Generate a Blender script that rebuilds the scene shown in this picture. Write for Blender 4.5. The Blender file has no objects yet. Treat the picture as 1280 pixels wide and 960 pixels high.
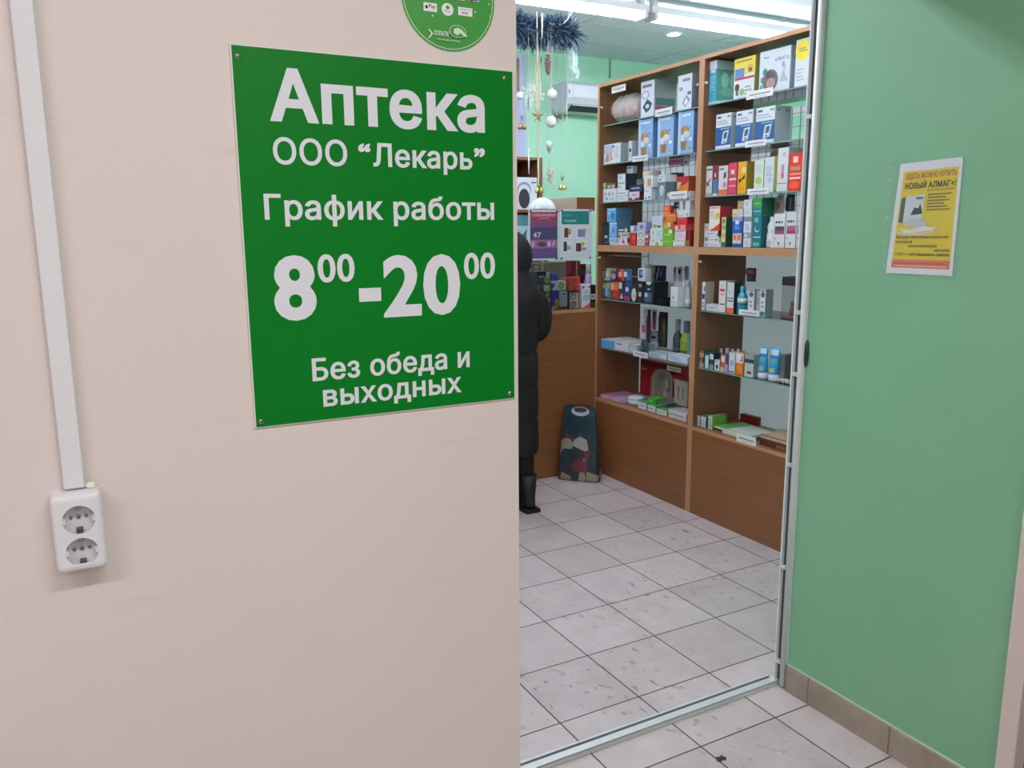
import bpy, bmesh, math, random
from mathutils import Vector, Matrix
random.seed(7)
C = bpy.context.scene.collection
PI = math.pi

# ------------------------------------------------------------------ camera
H = 1.4911
F, PITCH, YAW, ROLL = 1021.2, 0.184118, 0.495181, 0.0071206
fwd = Vector((math.sin(YAW)*math.cos(PITCH), math.cos(YAW)*math.cos(PITCH), -math.sin(PITCH)))
rgt = Vector((math.cos(YAW), -math.sin(YAW), 0)); dwn = fwd.cross(rgt)
rgt, dwn = math.cos(ROLL)*rgt + math.sin(ROLL)*dwn, -math.sin(ROLL)*rgt + math.cos(ROLL)*dwn
cam = bpy.data.objects.new('camera', bpy.data.cameras.new('camera')); C.objects.link(cam)
cam.data.sensor_width = 36; cam.data.lens = F/1280*36; cam.data.clip_start = 0.02
m = Matrix.Identity(4)
for i in range(3):
    m[i][0] = rgt[i]; m[i][1] = -dwn[i]; m[i][2] = -fwd[i]
m[2][3] = H
cam.matrix_world = m
sc = bpy.context.scene; sc.camera = cam
sc.view_settings.view_transform = 'Standard'; sc.view_settings.look = 'None'
sc.view_settings.gamma = 1; sc.view_settings.use_curve_mapping = False
sc.view_settings.exposure = 0.0
w = bpy.data.worlds.new('world'); sc.world = w; w.use_nodes = True
w.node_tree.nodes['Background'].inputs[0].default_value = (0.9, 0.95, 1, 1)
w.node_tree.nodes['Background'].inputs[1].default_value = 0.03

def area(name, loc, sx, sy, power, col, spread=PI):
    l = bpy.data.lights.new(name, 'AREA'); l.shape = 'RECTANGLE'; l.size = sx; l.size_y = sy
    l.energy = power; l.color = col; l.spread = spread
    o = bpy.data.objects.new(name, l); C.objects.link(o); o.location = loc
    return o
COOL = (0.95, 0.96, 1.0); WARM = (1.0, 0.945, 0.935)
STORE_LAMPS = [(2.47, 4.22, 36), (3.97, 4.22, 36), (0.97, 4.22, 36), (0.3, 2.4, 58), (1.9, 2.4, 58), (4.2, 2.75, 56)]  # last lamp is added in the unseen staff area to light the back sheets
CORR_LAMPS = [(0.55, -0.1), (-1.1, -0.1), (0.55, -1.7)]
for x, y in CORR_LAMPS: area('corridor_lamp_light', (x, y, 2.56), 1.2, 0.12, 18.5, WARM)
TUBE_CORR = 3.0

# ------------------------------------------------------------------ pixel -> world measuring helpers (1280x960 frame)
CAM = Vector((0, 0, H))
def ray(px, py): return rgt*((px-640)/F) + dwn*((py-480)/F) + fwd
def atx(px, py, X): d = ray(px, py); return CAM + d*(X/d.x)
def aty(px, py, Y): d = ray(px, py); return CAM + d*(Y/d.y)
def atz(px, py, Z): d = ray(px, py); return CAM + d*((Z-H)/d.z)

# ------------------------------------------------------------------ materials
def lin(c):
    if isinstance(c, str):
        c = c.lstrip('#'); c = [int(c[i:i+2], 16)/255 for i in (0, 2, 4)]
    return tuple((v/12.92 if v <= .04045 else ((v+.055)/1.055)**2.4) for v in c) + (1,)
_M = {}
def mat(hexc, rough=.5, metal=0, spec=.5, coat=0, emit=0):
    k = (hexc, rough, metal, spec, coat, emit)
    if k in _M: return _M[k]
    mm = bpy.data.materials.new('mat_'+str(hexc).lstrip('#')); mm.use_nodes = True
    b = mm.node_tree.nodes['Principled BSDF']
    b.inputs['Base Color'].default_value = lin(hexc); b.inputs['Roughness'].default_value = rough
    b.inputs['Metallic'].default_value = metal; b.inputs['Specular IOR Level'].default_value = spec
    b.inputs['Coat Weight'].default_value = coat
    if emit:
        b.inputs['Emission Color'].default_value = lin(hexc); b.inputs['Emission Strength'].default_value = emit
    _M[k] = mm; return mm
def nodes(name):
    mm = bpy.data.materials.new(name); mm.use_nodes = True
    nt = mm.node_tree; b = nt.nodes['Principled BSDF']
    def N(t, **kw):
        n = nt.nodes.new(t)
        for k, v in kw.items(): setattr(n, k, v)
        return n
    return mm, nt, b, N
def plaster(name, c1, c2, scale=3, bump=.08, rough=.6, bscale=160):
    mm, nt, b, N = nodes(name); L = nt.links
    tc = N('ShaderNodeTexCoord'); n = N('ShaderNodeTexNoise'); n.inputs['Scale'].default_value = scale; n.inputs['Detail'].default_value = 5
    L.new(tc.outputs['Object'], n.inputs['Vector'])
    r = N('ShaderNodeValToRGB'); r.color_ramp.elements[0].position = .35; r.color_ramp.elements[1].position = .65
    r.color_ramp.elements[0].color = lin(c1); r.color_ramp.elements[1].color = lin(c2)
    L.new(n.outputs['Fac'], r.inputs[0]); L.new(r.outputs[0], b.inputs['Base Color'])
    n2 = N('ShaderNodeTexNoise'); n2.inputs['Scale'].default_value = bscale; n2.inputs['Detail'].default_value = 3
    L.new(tc.outputs['Object'], n2.inputs['Vector'])
    n3 = N('ShaderNodeTexNoise'); n3.inputs['Scale'].default_value = 9; n3.inputs['Detail'].default_value = 2
    L.new(tc.outputs['Object'], n3.inputs['Vector'])
    ad = N('ShaderNodeMath', operation='MULTIPLY_ADD'); L.new(n3.outputs['Fac'], ad.inputs[0]); ad.inputs[1].default_value = 2.5; L.new(n2.outputs['Fac'], ad.inputs[2])
    bp = N('ShaderNodeBump'); bp.inputs['Strength'].default_value = bump; bp.inputs['Distance'].default_value = .01
    L.new(ad.outputs[0], bp.inputs['Height']); L.new(bp.outputs[0], b.inputs['Normal'])
    b.inputs['Roughness'].default_value = rough
    return mm
def wood(name, c1, c2, rough=.42, axis='Z'):
    mm, nt, b, N = nodes(name); L = nt.links
    tc = N('ShaderNodeTexCoord'); mp = N('ShaderNodeMapping'); s = [30, 30, 30]; s['XYZ'.index(axis)] = 1.6
    mp.inputs['Scale'].default_value = s; L.new(tc.outputs['Object'], mp.inputs[0])
    n = N('ShaderNodeTexNoise'); n.inputs['Scale'].default_value = 1.6; n.inputs['Detail'].default_value = 6; n.inputs['Distortion'].default_value = .4
    L.new(mp.outputs[0], n.inputs['Vector'])
    r = N('ShaderNodeValToRGB'); r.color_ramp.elements[0].position = .3; r.color_ramp.elements[1].position = .7
    r.color_ramp.elements[0].color = lin(c1); r.color_ramp.elements[1].color = lin(c2)
    L.new(n.outputs['Fac'], r.inputs[0]); L.new(r.outputs[0], b.inputs['Base Color']); b.inputs['Roughness'].default_value = rough
    return mm
def tiles(name, ox, oy, s, gap, c1, c2, grout):
    mm, nt, b, N = nodes(name); L = nt.links
    tc = N('ShaderNodeTexCoord'); sp = N('ShaderNodeSeparateXYZ'); L.new(tc.outputs['Object'], sp.inputs[0])
    def M(op, a, bb=None):
        n = N('ShaderNodeMath', operation=op)
        for i, v in enumerate((a, bb)):
            if v is None: continue
            if isinstance(v, (int, float)): n.inputs[i].default_value = v
            else: L.new(v, n.inputs[i])
        return n.outputs[0]
    u = M('DIVIDE', M('SUBTRACT', sp.outputs[0], ox), s); v = M('DIVIDE', M('SUBTRACT', sp.outputs[1], oy), s)
    def edge(t):
        f = M('FRACT', M('ADD', t, 100.0)); return M('MINIMUM', f, M('SUBTRACT', 1.0, f))
    e = M('MINIMUM', edge(u), edge(v)); gm = M('LESS_THAN', e, gap/s/2)
    cb = N('ShaderNodeCombineXYZ'); L.new(M('FLOOR', u), cb.inputs[0]); L.new(M('FLOOR', v), cb.inputs[1])
    wn = N('ShaderNodeTexWhiteNoise'); wn.noise_dimensions = '3D'; L.new(cb.outputs[0], wn.inputs['Vector'])
    n1 = N('ShaderNodeTexNoise'); n1.inputs['Scale'].default_value = 7; n1.inputs['Detail'].default_value = 7; n1.inputs['Roughness'].default_value = .62
    L.new(tc.outputs['Object'], n1.inputs['Vector'])
    fac = M('ADD', M('MULTIPLY', wn.outputs['Value'], .35), M('MULTIPLY', n1.outputs['Fac'], .8))
    r = N('ShaderNodeValToRGB'); r.color_ramp.elements[0].position = .3; r.color_ramp.elements[1].position = .75
    r.color_ramp.elements[0].color = lin(c1); r.color_ramp.elements[1].color = lin(c2); L.new(fac, r.inputs[0])
    # trodden dirt specks
    mp = N('ShaderNodeMapping'); mp.inputs['Scale'].default_value = (34, 20, 20); mp.inputs['Rotation'].default_value = (0, 0, .6); L.new(tc.outputs['Object'], mp.inputs[0])
    n2 = N('ShaderNodeTexNoise'); n2.inputs['Scale'].default_value = 1.0; n2.inputs['Detail'].default_value = 4; L.new(mp.outputs[0], n2.inputs['Vector'])
    n4 = N('ShaderNodeTexNoise'); n4.inputs['Scale'].default_value = 2.2; n4.inputs['Detail'].default_value = 2; L.new(tc.outputs['Object'], n4.inputs['Vector'])
    d = N('ShaderNodeMapRange'); d.inputs['From Min'].default_value = .58; d.inputs['From Max'].default_value = .74; L.new(n2.outputs['Fac'], d.inputs['Value'])
    d2 = N('ShaderNodeMapRange'); d2.inputs['From Min'].default_value = .42; d2.inputs['From Max'].default_value = .62; L.new(n4.outputs['Fac'], d2.inputs['Value'])
    dm = M('MULTIPLY', M('MULTIPLY', d.outputs[0], d2.outputs[0]), .75)
    mx = N('ShaderNodeMixRGB'); L.new(dm, mx.inputs[0]); L.new(r.outputs[0], mx.inputs[1]); mx.inputs[2].default_value = lin('#57504c')
    mg = N('ShaderNodeMixRGB'); L.new(gm, mg.inputs[0]); L.new(mx.outputs[0], mg.inputs[1]); mg.inputs[2].default_value = lin(grout)
    L.new(mg.outputs[0], b.inputs['Base Color'])
    L.new(M('ADD', M('MULTIPLY', gm, .4), .36), b.inputs['Roughness'])
    bp = N('ShaderNodeBump'); bp.inputs['Strength'].default_value = .35; bp.inputs['Distance'].default_value = .002
    L.new(M('SUBTRACT', 1.0, gm), bp.inputs['Height']); L.new(bp.outputs[0], b.inputs['Normal'])
    return mm
def glass(name, tint, refl=.12):
    mm, nt, b, N = nodes(name); L = nt.links
    t = N('ShaderNodeBsdfTransparent'); t.inputs[0].default_value = lin(tint)
    g = N('ShaderNodeBsdfGlossy'); g.inputs['Roughness'].default_value = .05
    fr = N('ShaderNodeFresnel'); fr.inputs[0].default_value = 1.45
    mx = N('ShaderNodeMixShader'); L.new(fr.outputs[0], mx.inputs[0]); L.new(t.outputs[0], mx.inputs[1]); L.new(g.outputs[0], mx.inputs[2])
    L.new(mx.outputs[0], nt.nodes['Material Output'].inputs[0]); return mm
def film(name, col, alpha, rough=.12):
    mm, nt, b, N = nodes(name)
    b.inputs['Base Color'].default_value = lin(col); b.inputs['Alpha'].default_value = alpha; b.inputs['Roughness'].default_value = rough
    return mm

M_CREAM = plaster('cream_wall_paint', '#dfd4d1', '#e4d9d6', 1.6, .05, .5)
M_GREEN = plaster('green_wall_paint', '#7eb48e', '#83b993', 2.2, .035, .5)
M_MINT = plaster('mint_store_paint', '#aadfc0', '#b0e4c6', 2, .05, .55)
M_FLOOR = tiles('floor_tiles', 1.5106, 2.2445, .30, .005, '#b2a8a6', '#cac0be', '#4b4340')
M_CEIL = plaster('ceiling_panels', '#dde3e8', '#e4eaee', 2, .04, .7)
M_WHITEWALL = plaster('white_paint', '#d7d2d6', '#dcd7da', 2, .05, .6)
M_BEECH = wood('beech_laminate', '#7d4e2d', '#8a5834', .42, 'Y')
M_BEECHV = wood('beech_laminate_upright', '#704729', '#7b5031', .42, 'Z')
M_EDGE = mat('#b58763', .45)
M_ALU = mat('#d6dede', .35, .25)
M_ALUW = mat('#dbe4e4', .4)
M_DARK = mat('#22272a', .6)
M_SKIRT = plaster('taupe_skirting_tile', '#958678', '#a79889', 9, .03, .35)
def sheet_mat(name, c, f=.55):
    mm, nt, b, N = nodes(name); L = nt.links
    t = N('ShaderNodeBsdfTranslucent'); t.inputs[0].default_value = lin(c); b.inputs['Base Color'].default_value = lin(c); b.inputs['Roughness'].default_value = .6
    mx = N('ShaderNodeMixShader'); mx.inputs[0].default_value = f; L.new(b.outputs[0], mx.inputs[1]); L.new(t.outputs[0], mx.inputs[2])
    L.new(mx.outputs[0], nt.nodes['Material Output'].inputs[0]); return mm
M_SHEET = sheet_mat('white_back_sheet', '#eee6f2')
M_SHEETL = sheet_mat('white_back_board', '#e8dfea', .42)
M_GLASS = glass('shelf_glass', '#f2faf6')
M_PANE = glass('clear_pane', '#f2f8f6')
M_EDGEG = mat('#7d9a96', .25)
M_PLW = mat('#e4e4ea', .35)
M_BLACK = mat('#0e0f11', .6)

# ------------------------------------------------------------------ mesh builder
class MB:
    def __init__(s): s.v = []; s.f = []; s.mi = []; s.m = []; s.sm = []
    def mx(s, m):
        if m not in s.m: s.m.append(m)
        return s.m.index(m)
    def add(s, vs, fs, m, smooth=False):
        o = len(s.v); s.v += [tuple(v) for v in vs]; i = s.mx(m)
        for f in fs: s.f.append([o+k for k in f]); s.mi.append(i); s.sm.append(smooth)
    def box(s, x0, x1, y0, y1, z0, z1, m, bev=0):
        if bev:
            b = bmesh.new(); bmesh.ops.create_cube(b, size=1)
            for v in b.verts: v.co = Vector(((x0+x1)/2+v.co.x*(x1-x0), (y0+y1)/2+v.co.y*(y1-y0), (z0+z1)/2+v.co.z*(z1-z0)))
            bmesh.ops.bevel(b, geom=b.edges[:], offset=bev, segments=2 if bev > .002 else 1, affect='EDGES', profile=.6)
            s.bm(b, m); return s
        s.add([(x0,y0,z0),(x1,y0,z0),(x1,y1,z0),(x0,y1,z0),(x0,y0,z1),(x1,y0,z1),(x1,y1,z1),(x0,y1,z1)],
              [(0,3,2,1),(4,5,6,7),(0,1,5,4),(1,2,6,5),(2,3,7,6),(3,0,4,7)], m); return s
    def bm(s, b, m, smooth=False, M=None):
        b.verts.index_update()
        vs = [(M @ v.co if M else v.co) for v in b.verts]
        s.add(vs, [[v.index for v in f.verts] for f in b.faces], m, smooth); b.free()
    def quad(s, a, b, c, d, m): s.add([a, b, c, d], [(0,1,2,3)], m)
    def sphere(s, c, r, m, sx=1, sy=1, sz=1, seg=20, M=None):
        b = bmesh.new(); bmesh.ops.create_uvsphere(b, u_segments=seg, v_segments=max(6, seg//2), radius=r)
        T = Matrix.Translation(c) @ (M or Matrix.Identity(4)) @ Matrix.Diagonal((sx, sy, sz, 1)); s.bm(b, m, True, T)
    def lathe(s, prof, m, c=(0,0,0), seg=20, M=None, smooth=True):
        T = Matrix.Translation(c) @ (M or Matrix.Identity(4)); vs = []; fs = []; n = len(prof)
        for (r, z) in prof:
            for k in range(seg): a = 2*PI*k/seg; vs.append(T @ Vector((r*math.cos(a), r*math.sin(a), z)))
        for i in range(n-1):
            for k in range(seg):
                k2 = (k+1) % seg; fs.append((i*seg+k, i*seg+k2, (i+1)*seg+k2, (i+1)*seg+k))
        fs.append(tuple(range(seg))[::-1]); fs.append(tuple((n-1)*seg+k for k in range(seg)))
        s.add(vs, fs, m, smooth)
    def tube(s, pts, r, m, seg=8):
        pts = [Vector(p) for p in pts]; rs = r if isinstance(r, (list, tuple)) else [r]*len(pts); vs = []; fs = []
        for i, p in enumerate(pts):
            t = (pts[min(i+1, len(pts)-1)]-pts[max(i-1, 0)]).normalized()
            u = t.cross(Vector((0,0,1)));  u = u if u.length > 1e-3 else t.cross(Vector((1,0,0)))
            u.normalize(); q = t.cross(u)
            for k in range(seg): a = 2*PI*k/seg; vs.append(p+(u*math.cos(a)+q*math.sin(a))*rs[i])
        for i in range(len(pts)-1):
            for k in range(seg):
                k2 = (k+1) % seg; fs.append((i*seg+k, i*seg+k2, (i+1)*seg+k2, (i+1)*seg+k))
        fs.append(tuple(range(seg))); fs.append(tuple((len(pts)-1)*seg+k for k in range(seg))[::-1])
        s.add(vs, fs, m, True)
    # flat artwork on a face: frame = (origin, U vector, V vector, unit normal)
    def art(s, fr, items, lift=.0004):
        o, U, V, n = fr[:4]; W = fr[4] if len(fr) > 4 else Vector((0, 0, 0))   # W: skew of a sheet that is not a parallelogram
        P = lambda u, v, h: o + U*u + V*v + W*(u*v) + n*h
        for k, it in enumerate(items):
            h = lift*(1+k*.35)
            if it[0] == 'o':
                _, u, v, ru, rv, c = it; mm = c if not isinstance(c, str) else mat(c, .45)
                sg = 72 if ru > .4 else 22; vs = [P(u+ru*math.cos(2*PI*j/sg), v+rv*math.sin(2*PI*j/sg), h) for j in range(sg)]
                s.add(vs, [tuple(range(sg))], mm)
            elif it[0] == 'p':
                _, pts, c = it; mm = c if not isinstance(c, str) else mat(c, .45)
                s.add([P(u, v, h) for u, v in pts], [tuple(range(len(pts)))], mm)
            elif it[0] == 't':
                _, body, u0, v0, u1, v1, c = it[:7]; bold = it[7] if len(it) > 7 else .01
                mm = c if not isinstance(c, str) else mat(c, .45)
                vs, fs, bb = glyphs(body, bold)
                for_v = [P(u0+(x-bb[0])/(bb[2]-bb[0])*(u1-u0), v0+(y-bb[1])/(bb[3]-bb[1])*(v1-v0), h) for x, y in vs]
                s.add(for_v, fs, mm)
            elif it[0] == 'l':     # lines of small print
                _, u0, v0, u1, v1, n_, c = it; mm = mat(c, .45); dv = (v1-v0)/n_
                for j in range(n_):
                    e = u1-(u1-u0)*(.35*((j*37) % 5)/5); a = v0+dv*(j+.25); b_ = v0+dv*(j+.75)
                    s.add([P(u0,a,h),P(e,a,h),P(e,b_,h),P(u0,b_,h)], [(0,1,2,3)], mm)
            else:
                u0, v0, u1, v1, c = it; mm = c if not isinstance(c, str) else mat(c, .45)
                s.add([P(u0,v0,h),P(u1,v0,h),P(u1,v1,h),P(u0,v1,h)], [(0,1,2,3)], mm)
    def build(s, name, parent=None, origin=None):
        o0 = Vector(origin) if origin is not None else Vector((0,0,0))
        me = bpy.data.meshes.new(name); me.from_pydata([Vector(v)-o0 for v in s.v], [], s.f)
        for m_ in s.m: me.materials.append(m_)
        for p, i, q in zip(me.polygons, s.mi, s.sm): p.material_index = i; p.use_smooth = q
        me.update(); o = bpy.data.objects.new(name, me); C.objects.link(o); o.location = o0
        if parent is not None:
            pw = V((0, 0, 0)); q = parent
            while q is not None: pw = pw + q.location; q = q.parent
            o.parent = parent; o.location = o0 - pw
        return o
_G = {}
def glyphs(body, bold):
    # letter outlines of the built-in font, weight added along the outline normals, filled by winding number
    from mathutils.geometry import delaunay_2d_cdt
    k = (body, bold)
    if k in _G: return _G[k]
    c = bpy.data.curves.new('g', 'FONT'); c.body = body; c.resolution_u = 4 if bold > .012 else 2; c.fill_mode = 'NONE'; c.space_character = 1+bold*1.9
    o = bpy.data.objects.new('g', c); C.objects.link(o); bpy.context.view_layer.update()
    me = bpy.data.meshes.new_from_object(o.evaluated_get(bpy.context.evaluated_depsgraph_get()))
    P = [Vector((v.co.x, v.co.y)) for v in me.vertices]; nb = {}
    for e in me.edges:
        a, b = e.vertices; nb.setdefault(a, []).append(b); nb.setdefault(b, []).append(a)
    bpy.data.objects.remove(o); bpy.data.curves.remove(c); bpy.data.meshes.remove(me)
    loops = []; seen = set()
    for v in range(len(P)):
        if v in seen or v not in nb: continue
        lp = [v]; seen.add(v); cur = v+1 if v+1 in nb[v] else nb[v][0]
        while cur not in seen:
            seen.add(cur); lp.append(cur); nx = [q for q in nb[cur] if q not in seen]
            if not nx: break
            cur = nx[0]
        pts = []
        for q in lp:
            if not pts or (P[q]-pts[-1]).length > 1e-4: pts.append(P[q])
        if len(pts) > 3 and (pts[0]-pts[-1]).length < 1e-4: pts.pop()
        if len(pts) > 2: loops.append(pts)
    ar = lambda p: sum(p[i].x*p[(i+1) % len(p)].y-p[(i+1) % len(p)].x*p[i].y for i in range(len(p)))/2
    def wind(x, y):
        w_ = 0
        for p in loops:
            for i in range(len(p)):
                a = p[i-1]; b = p[i]
                if (a.y <= y) != (b.y <= y) and a.x+(y-a.y)/(b.y-a.y)*(b.x-a.x) > x: w_ += 1 if b.y > a.y else -1
        return abs(w_)
    def side(p):
        t = 0
        for i in range(0, len(p), max(1, len(p)//9)):
            a = p[i-1]; b = p[i]; d = b-a
            if d.length < 1e-6: continue
            d = d.normalized()*.0015; m_ = (a+b)/2; t += wind(m_.x-d.y, m_.y+d.x)-wind(m_.x+d.y, m_.y-d.x)
        return 1 if t >= 0 else -1
    if bold > .003:
        new = []
        for p in loops:
            n = len(p); q = []; sg_ = side(p)
            for i in range(n):
                d1 = (p[i]-p[i-1]).normalized(); d2 = (p[(i+1) % n]-p[i]).normalized()
                n1 = Vector((d1.y, -d1.x))*sg_; n2 = Vector((d2.y, -d2.x))*sg_; mm = n1+n2; L2 = mm.length_squared
                mm = mm*(2/L2) if L2 > .35 else mm.normalized()*1.7 if L2 > 1e-6 else n1
                q.append(p[i]+Vector((mm.x*bold, mm.y*bold*.75)))
            new.append(q)
        loops = new
    pts = [q for p in loops for q in p]; ed = []; n = 0
    for p in loops: ed += [(n+i, n+(i+1) % len(p)) for i in range(len(p))]; n += len(p)
    V2, _, F2, *_r = delaunay_2d_cdt(pts, ed, [], 0, 1e-6)
    fs = []
    for f in F2:
        cx = sum(V2[i].x for i in f)/len(f); cy = sum(V2[i].y for i in f)/len(f); w_ = 0
        for p in loops:
            for i in range(len(p)):
                a = p[i]; b = p[(i+1) % len(p)]
                if (a.y <= cy) != (b.y <= cy):
                    t = (cy-a.y)/(b.y-a.y)
                    if a.x+t*(b.x-a.x) > cx: w_ += 1 if b.y > a.y else -1
        if w_: fs.append(tuple(f))
    vs = [(v.x, v.y) for v in V2]
    used = [vs[i] for f in fs for i in f]; xs = [v[0] for v in used]; ys = [v[1] for v in used]
    _G[k] = (vs, fs, (min(xs), min(ys), max(xs), max(ys))); return _G[k]
def thing(name, label, cat, loc=(0,0,0), group=None):
    o = bpy.data.objects.new(name, None); C.objects.link(o); o.location = loc; o.empty_display_size = .05
    return tag(o, label, cat, group)
def tag(o, label, cat, group=None):
    o['label'] = label; o['category'] = cat
    if group: o['group'] = group
    return o
def struct(o): o['kind'] = 'structure'; return o
def bx(name, x0, x1, y0, y1, z0, z1, m, parent=None, bev=0):
    return MB().box(x0, x1, y0, y1, z0, z1, m, bev).build(name, parent)
V = Vector

# ------------------------------------------------------------------ setting
YW = 1.28; XG = 1.965; SH = 2.87; CH = 2.70
struct(bx('floor', -2.6, 5.3, -2.6, 5.9, -.1, 0, M_FLOOR))
def scuffs(mm):
    nt = mm.node_tree; b = nt.nodes['Principled BSDF']; L = nt.links; src = b.inputs['Base Color'].links[0].from_socket
    tc = nt.nodes.new('ShaderNodeTexCoord'); mp = nt.nodes.new('ShaderNodeMapping'); mp.inputs['Rotation'].default_value = (0, .5, 0); mp.inputs['Scale'].default_value = (2.2, 1, 26)
    n = nt.nodes.new('ShaderNodeTexNoise'); n.inputs['Scale'].default_value = 1.3; n.inputs['Detail'].default_value = 4
    L.new(tc.outputs['Object'], mp.inputs[0]); L.new(mp.outputs[0], n.inputs['Vector'])
    r = nt.nodes.new('ShaderNodeMapRange'); r.inputs['From Min'].default_value = .66; r.inputs['From Max'].default_value = .78; r.inputs['To Max'].default_value = .13; L.new(n.outputs['Fac'], r.inputs['Value'])
    mx = nt.nodes.new('ShaderNodeMixRGB'); L.new(r.outputs[0], mx.inputs[0]); L.new(src, mx.inputs[1]); mx.inputs[2].default_value = lin('#a08d86'); L.new(mx.outputs[0], b.inputs['Base Color'])
scuffs(M_CREAM)
struct(bx('wall_front', -2.6, .704, YW, 1.80, 0, CH, M_CREAM))
struct(bx('wall_left', -2.7, -2.6, -2.6, 1.28, 0, CH, M_CREAM))
struct(bx('wall_behind', -2.7, 2.4, -2.7, -2.6, 0, CH, M_CREAM))
struct(bx('wall_right', XG, 2.3, 1.05, 1.797, 0, CH, M_GREEN))
struct(bx('wall_right_rear', XG, 2.3, -2.6, 0.05, 0, CH, M_GREEN))
struct(bx('wall_right_over_door', XG, 2.3, 0.05, 1.05, 2.06, CH, M_GREEN))
struct(bx('wall_lintel', .704, XG, 1.30, 1.80, 2.32, CH, M_CREAM))
struct(bx('wall_store_front', 2.3, 5.3, 1.70, 1.797, 0, SH, M_MINT))
struct(bx('wall_store_left', -1.6, -1.5, 1.80, 5.9, 0, SH, M_MINT))
struct(bx('wall_store_back', -1.6, 5.3, 5.8, 5.9, 0, SH, M_MINT))
struct(bx('wall_store_right', 5.2, 5.3, 1.797, 5.8, 0, SH, M_MINT))
struct(bx('ceiling', -2.7, 2.4, -2.7, 1.80, CH, CH+.3, M_CEIL))
cb = MB(); cb.box(-1.6, 5.3, 1.80, 5.9, SH, SH+.1, M_CEIL)
seam = mat('#a9b3b8', .7)
for x in (-.4, .8, 2.0, 3.2, 4.4): cb.box(x-.004, x+.004, 1.81, 5.79, SH-.0015, SH+.001, seam)
for y in (2.4, 3.0, 3.6, 4.2, 4.9, 5.4): cb.box(-1.49, 5.19, y-.004, y+.004, SH-.0015, SH+.001, seam)
struct(cb.build('ceiling_store'))
# seam cover on the back wall
p = aty(762, 85, 5.8)
struct(bx('trim_1', p.x-.006, p.x+.006, 5.788, 5.8, 2.72, SH, mat('#7fb795', .6)))
# dark door beyond the green wall, with its pale casing
dc = mat('#d8c8bf', .5)
d = MB(); d.box(1.94, 2.02, 1.005, 1.05, 0, 2.1, dc, .004); d.box(1.94, 2.02, .05, .10, 0, 2.1, dc, .004); d.box(1.94, 2.02, .05, 1.05, 2.06, 2.1, dc, .004)
struct(d.build('trim_2'))
M_DOOR = wood('dark_door', '#3d2a20', '#4a3427', .45, 'Z')
dd = thing('door_1', 'x', 'x', (2.0, .5, 0)); del dd['label']; del dd['category']; dd['kind'] = 'structure'
k = MB(); k.box(1.985, 2.03, .10, 1.005, 0, 2.06, M_DOOR)
k.box(1.978, 1.985, .2, .9, .2, .95, M_DOOR, .003); k.box(1.978, 1.985, .2, .9, 1.1, 1.9, M_DOOR, .003); k.build('door_leaf', dd)
k = MB(); k.tube([(1.985, .18, 1.02), (1.93, .18, 1.02), (1.93, .30, 1.02)], .009, M_ALU); k.build('door_handle', dd)
# skirting tiles on green wall
sk = MB(); ys = [1.742, 1.65, 1.355, 1.05]
for a, b_ in zip(ys, ys[1:]): sk.box(1.9535, XG, b_+.0015, a-.0015, 0, .088, M_SKIRT, .0012)
sk.box(1.956, XG, 1.05, 1.742, 0, .0885, mat('#5f554c', .7)); sk.box(1.957, XG, 1.05, 1.742, .0885, .092, mat('#b7c4ae', .6))
struct(sk.build('baseboard_right'))

# sliding gate channel: jamb guide + floor track
g = thing('gate_guide', 'pale aluminium sliding gate channel on the green wall edge and along the tiles', 'door frame', (1.957, 1.775, 0))
k = MB()
b = bmesh.new(); bmesh.ops.create_cone(b, cap_ends=True, segments=24, radius1=.01, radius2=.01, depth=2.30)
k.bm(b, M_ALUW, True, Matrix.Translation((1.9575, 1.7565, 1.16)))
k.box(1.9575, 1.968, 1.7465, 1.7665, .01, 2.31, M_ALUW)
k.build('near_post', g)
bx('slot_back', 1.962, 1.968, 1.7665, 1.783, .02, 2.31, mat('#4a5458', .6), g)
bx('far_flange', 1.949, 1.968, 1.783, 1.789, .01, 2.31, M_ALUW, g, .001)
for (px, py) in [(1012, 146), (995, 390), (991, 467), (985, 580), (979, 708), (974, 826)]:
    q = atx(px, py, 1.957); bx('cross_tie', 1.948, 1.962, 1.7655, 1.7835, q.z-.006, q.z+.006, M_ALU, g, .001)
k = MB()
k.box(.704, 1.965, 1.776, 1.779, 0, .016, M_ALU); k.box(.704, 1.965, 1.776, 1.802, .013, .018, M_ALU, .001); k.build('near_rail', g)
bx('track_groove', .704, 1.965, 1.802, 1.822, 0, .003, M_DARK, g)
k = MB(); k.box(.704, 1.965, 1.822, 1.830, 0, .010, M_ALU, .001); k.build('far_rail', g)
q = atx(1003, 442, 1.955)
k = MB(); b = bmesh.new(); bmesh.ops.create_uvsphere(b, u_segments=16, v_segments=10, radius=1)
k.bm(b, mat('#1d3a2c', .4), True, Matrix.Translation((1.962, 1.742, q.z)) @ Matrix.Diagonal((.006, .008, .042, 1))); k.build('lock_slot', g)

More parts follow.
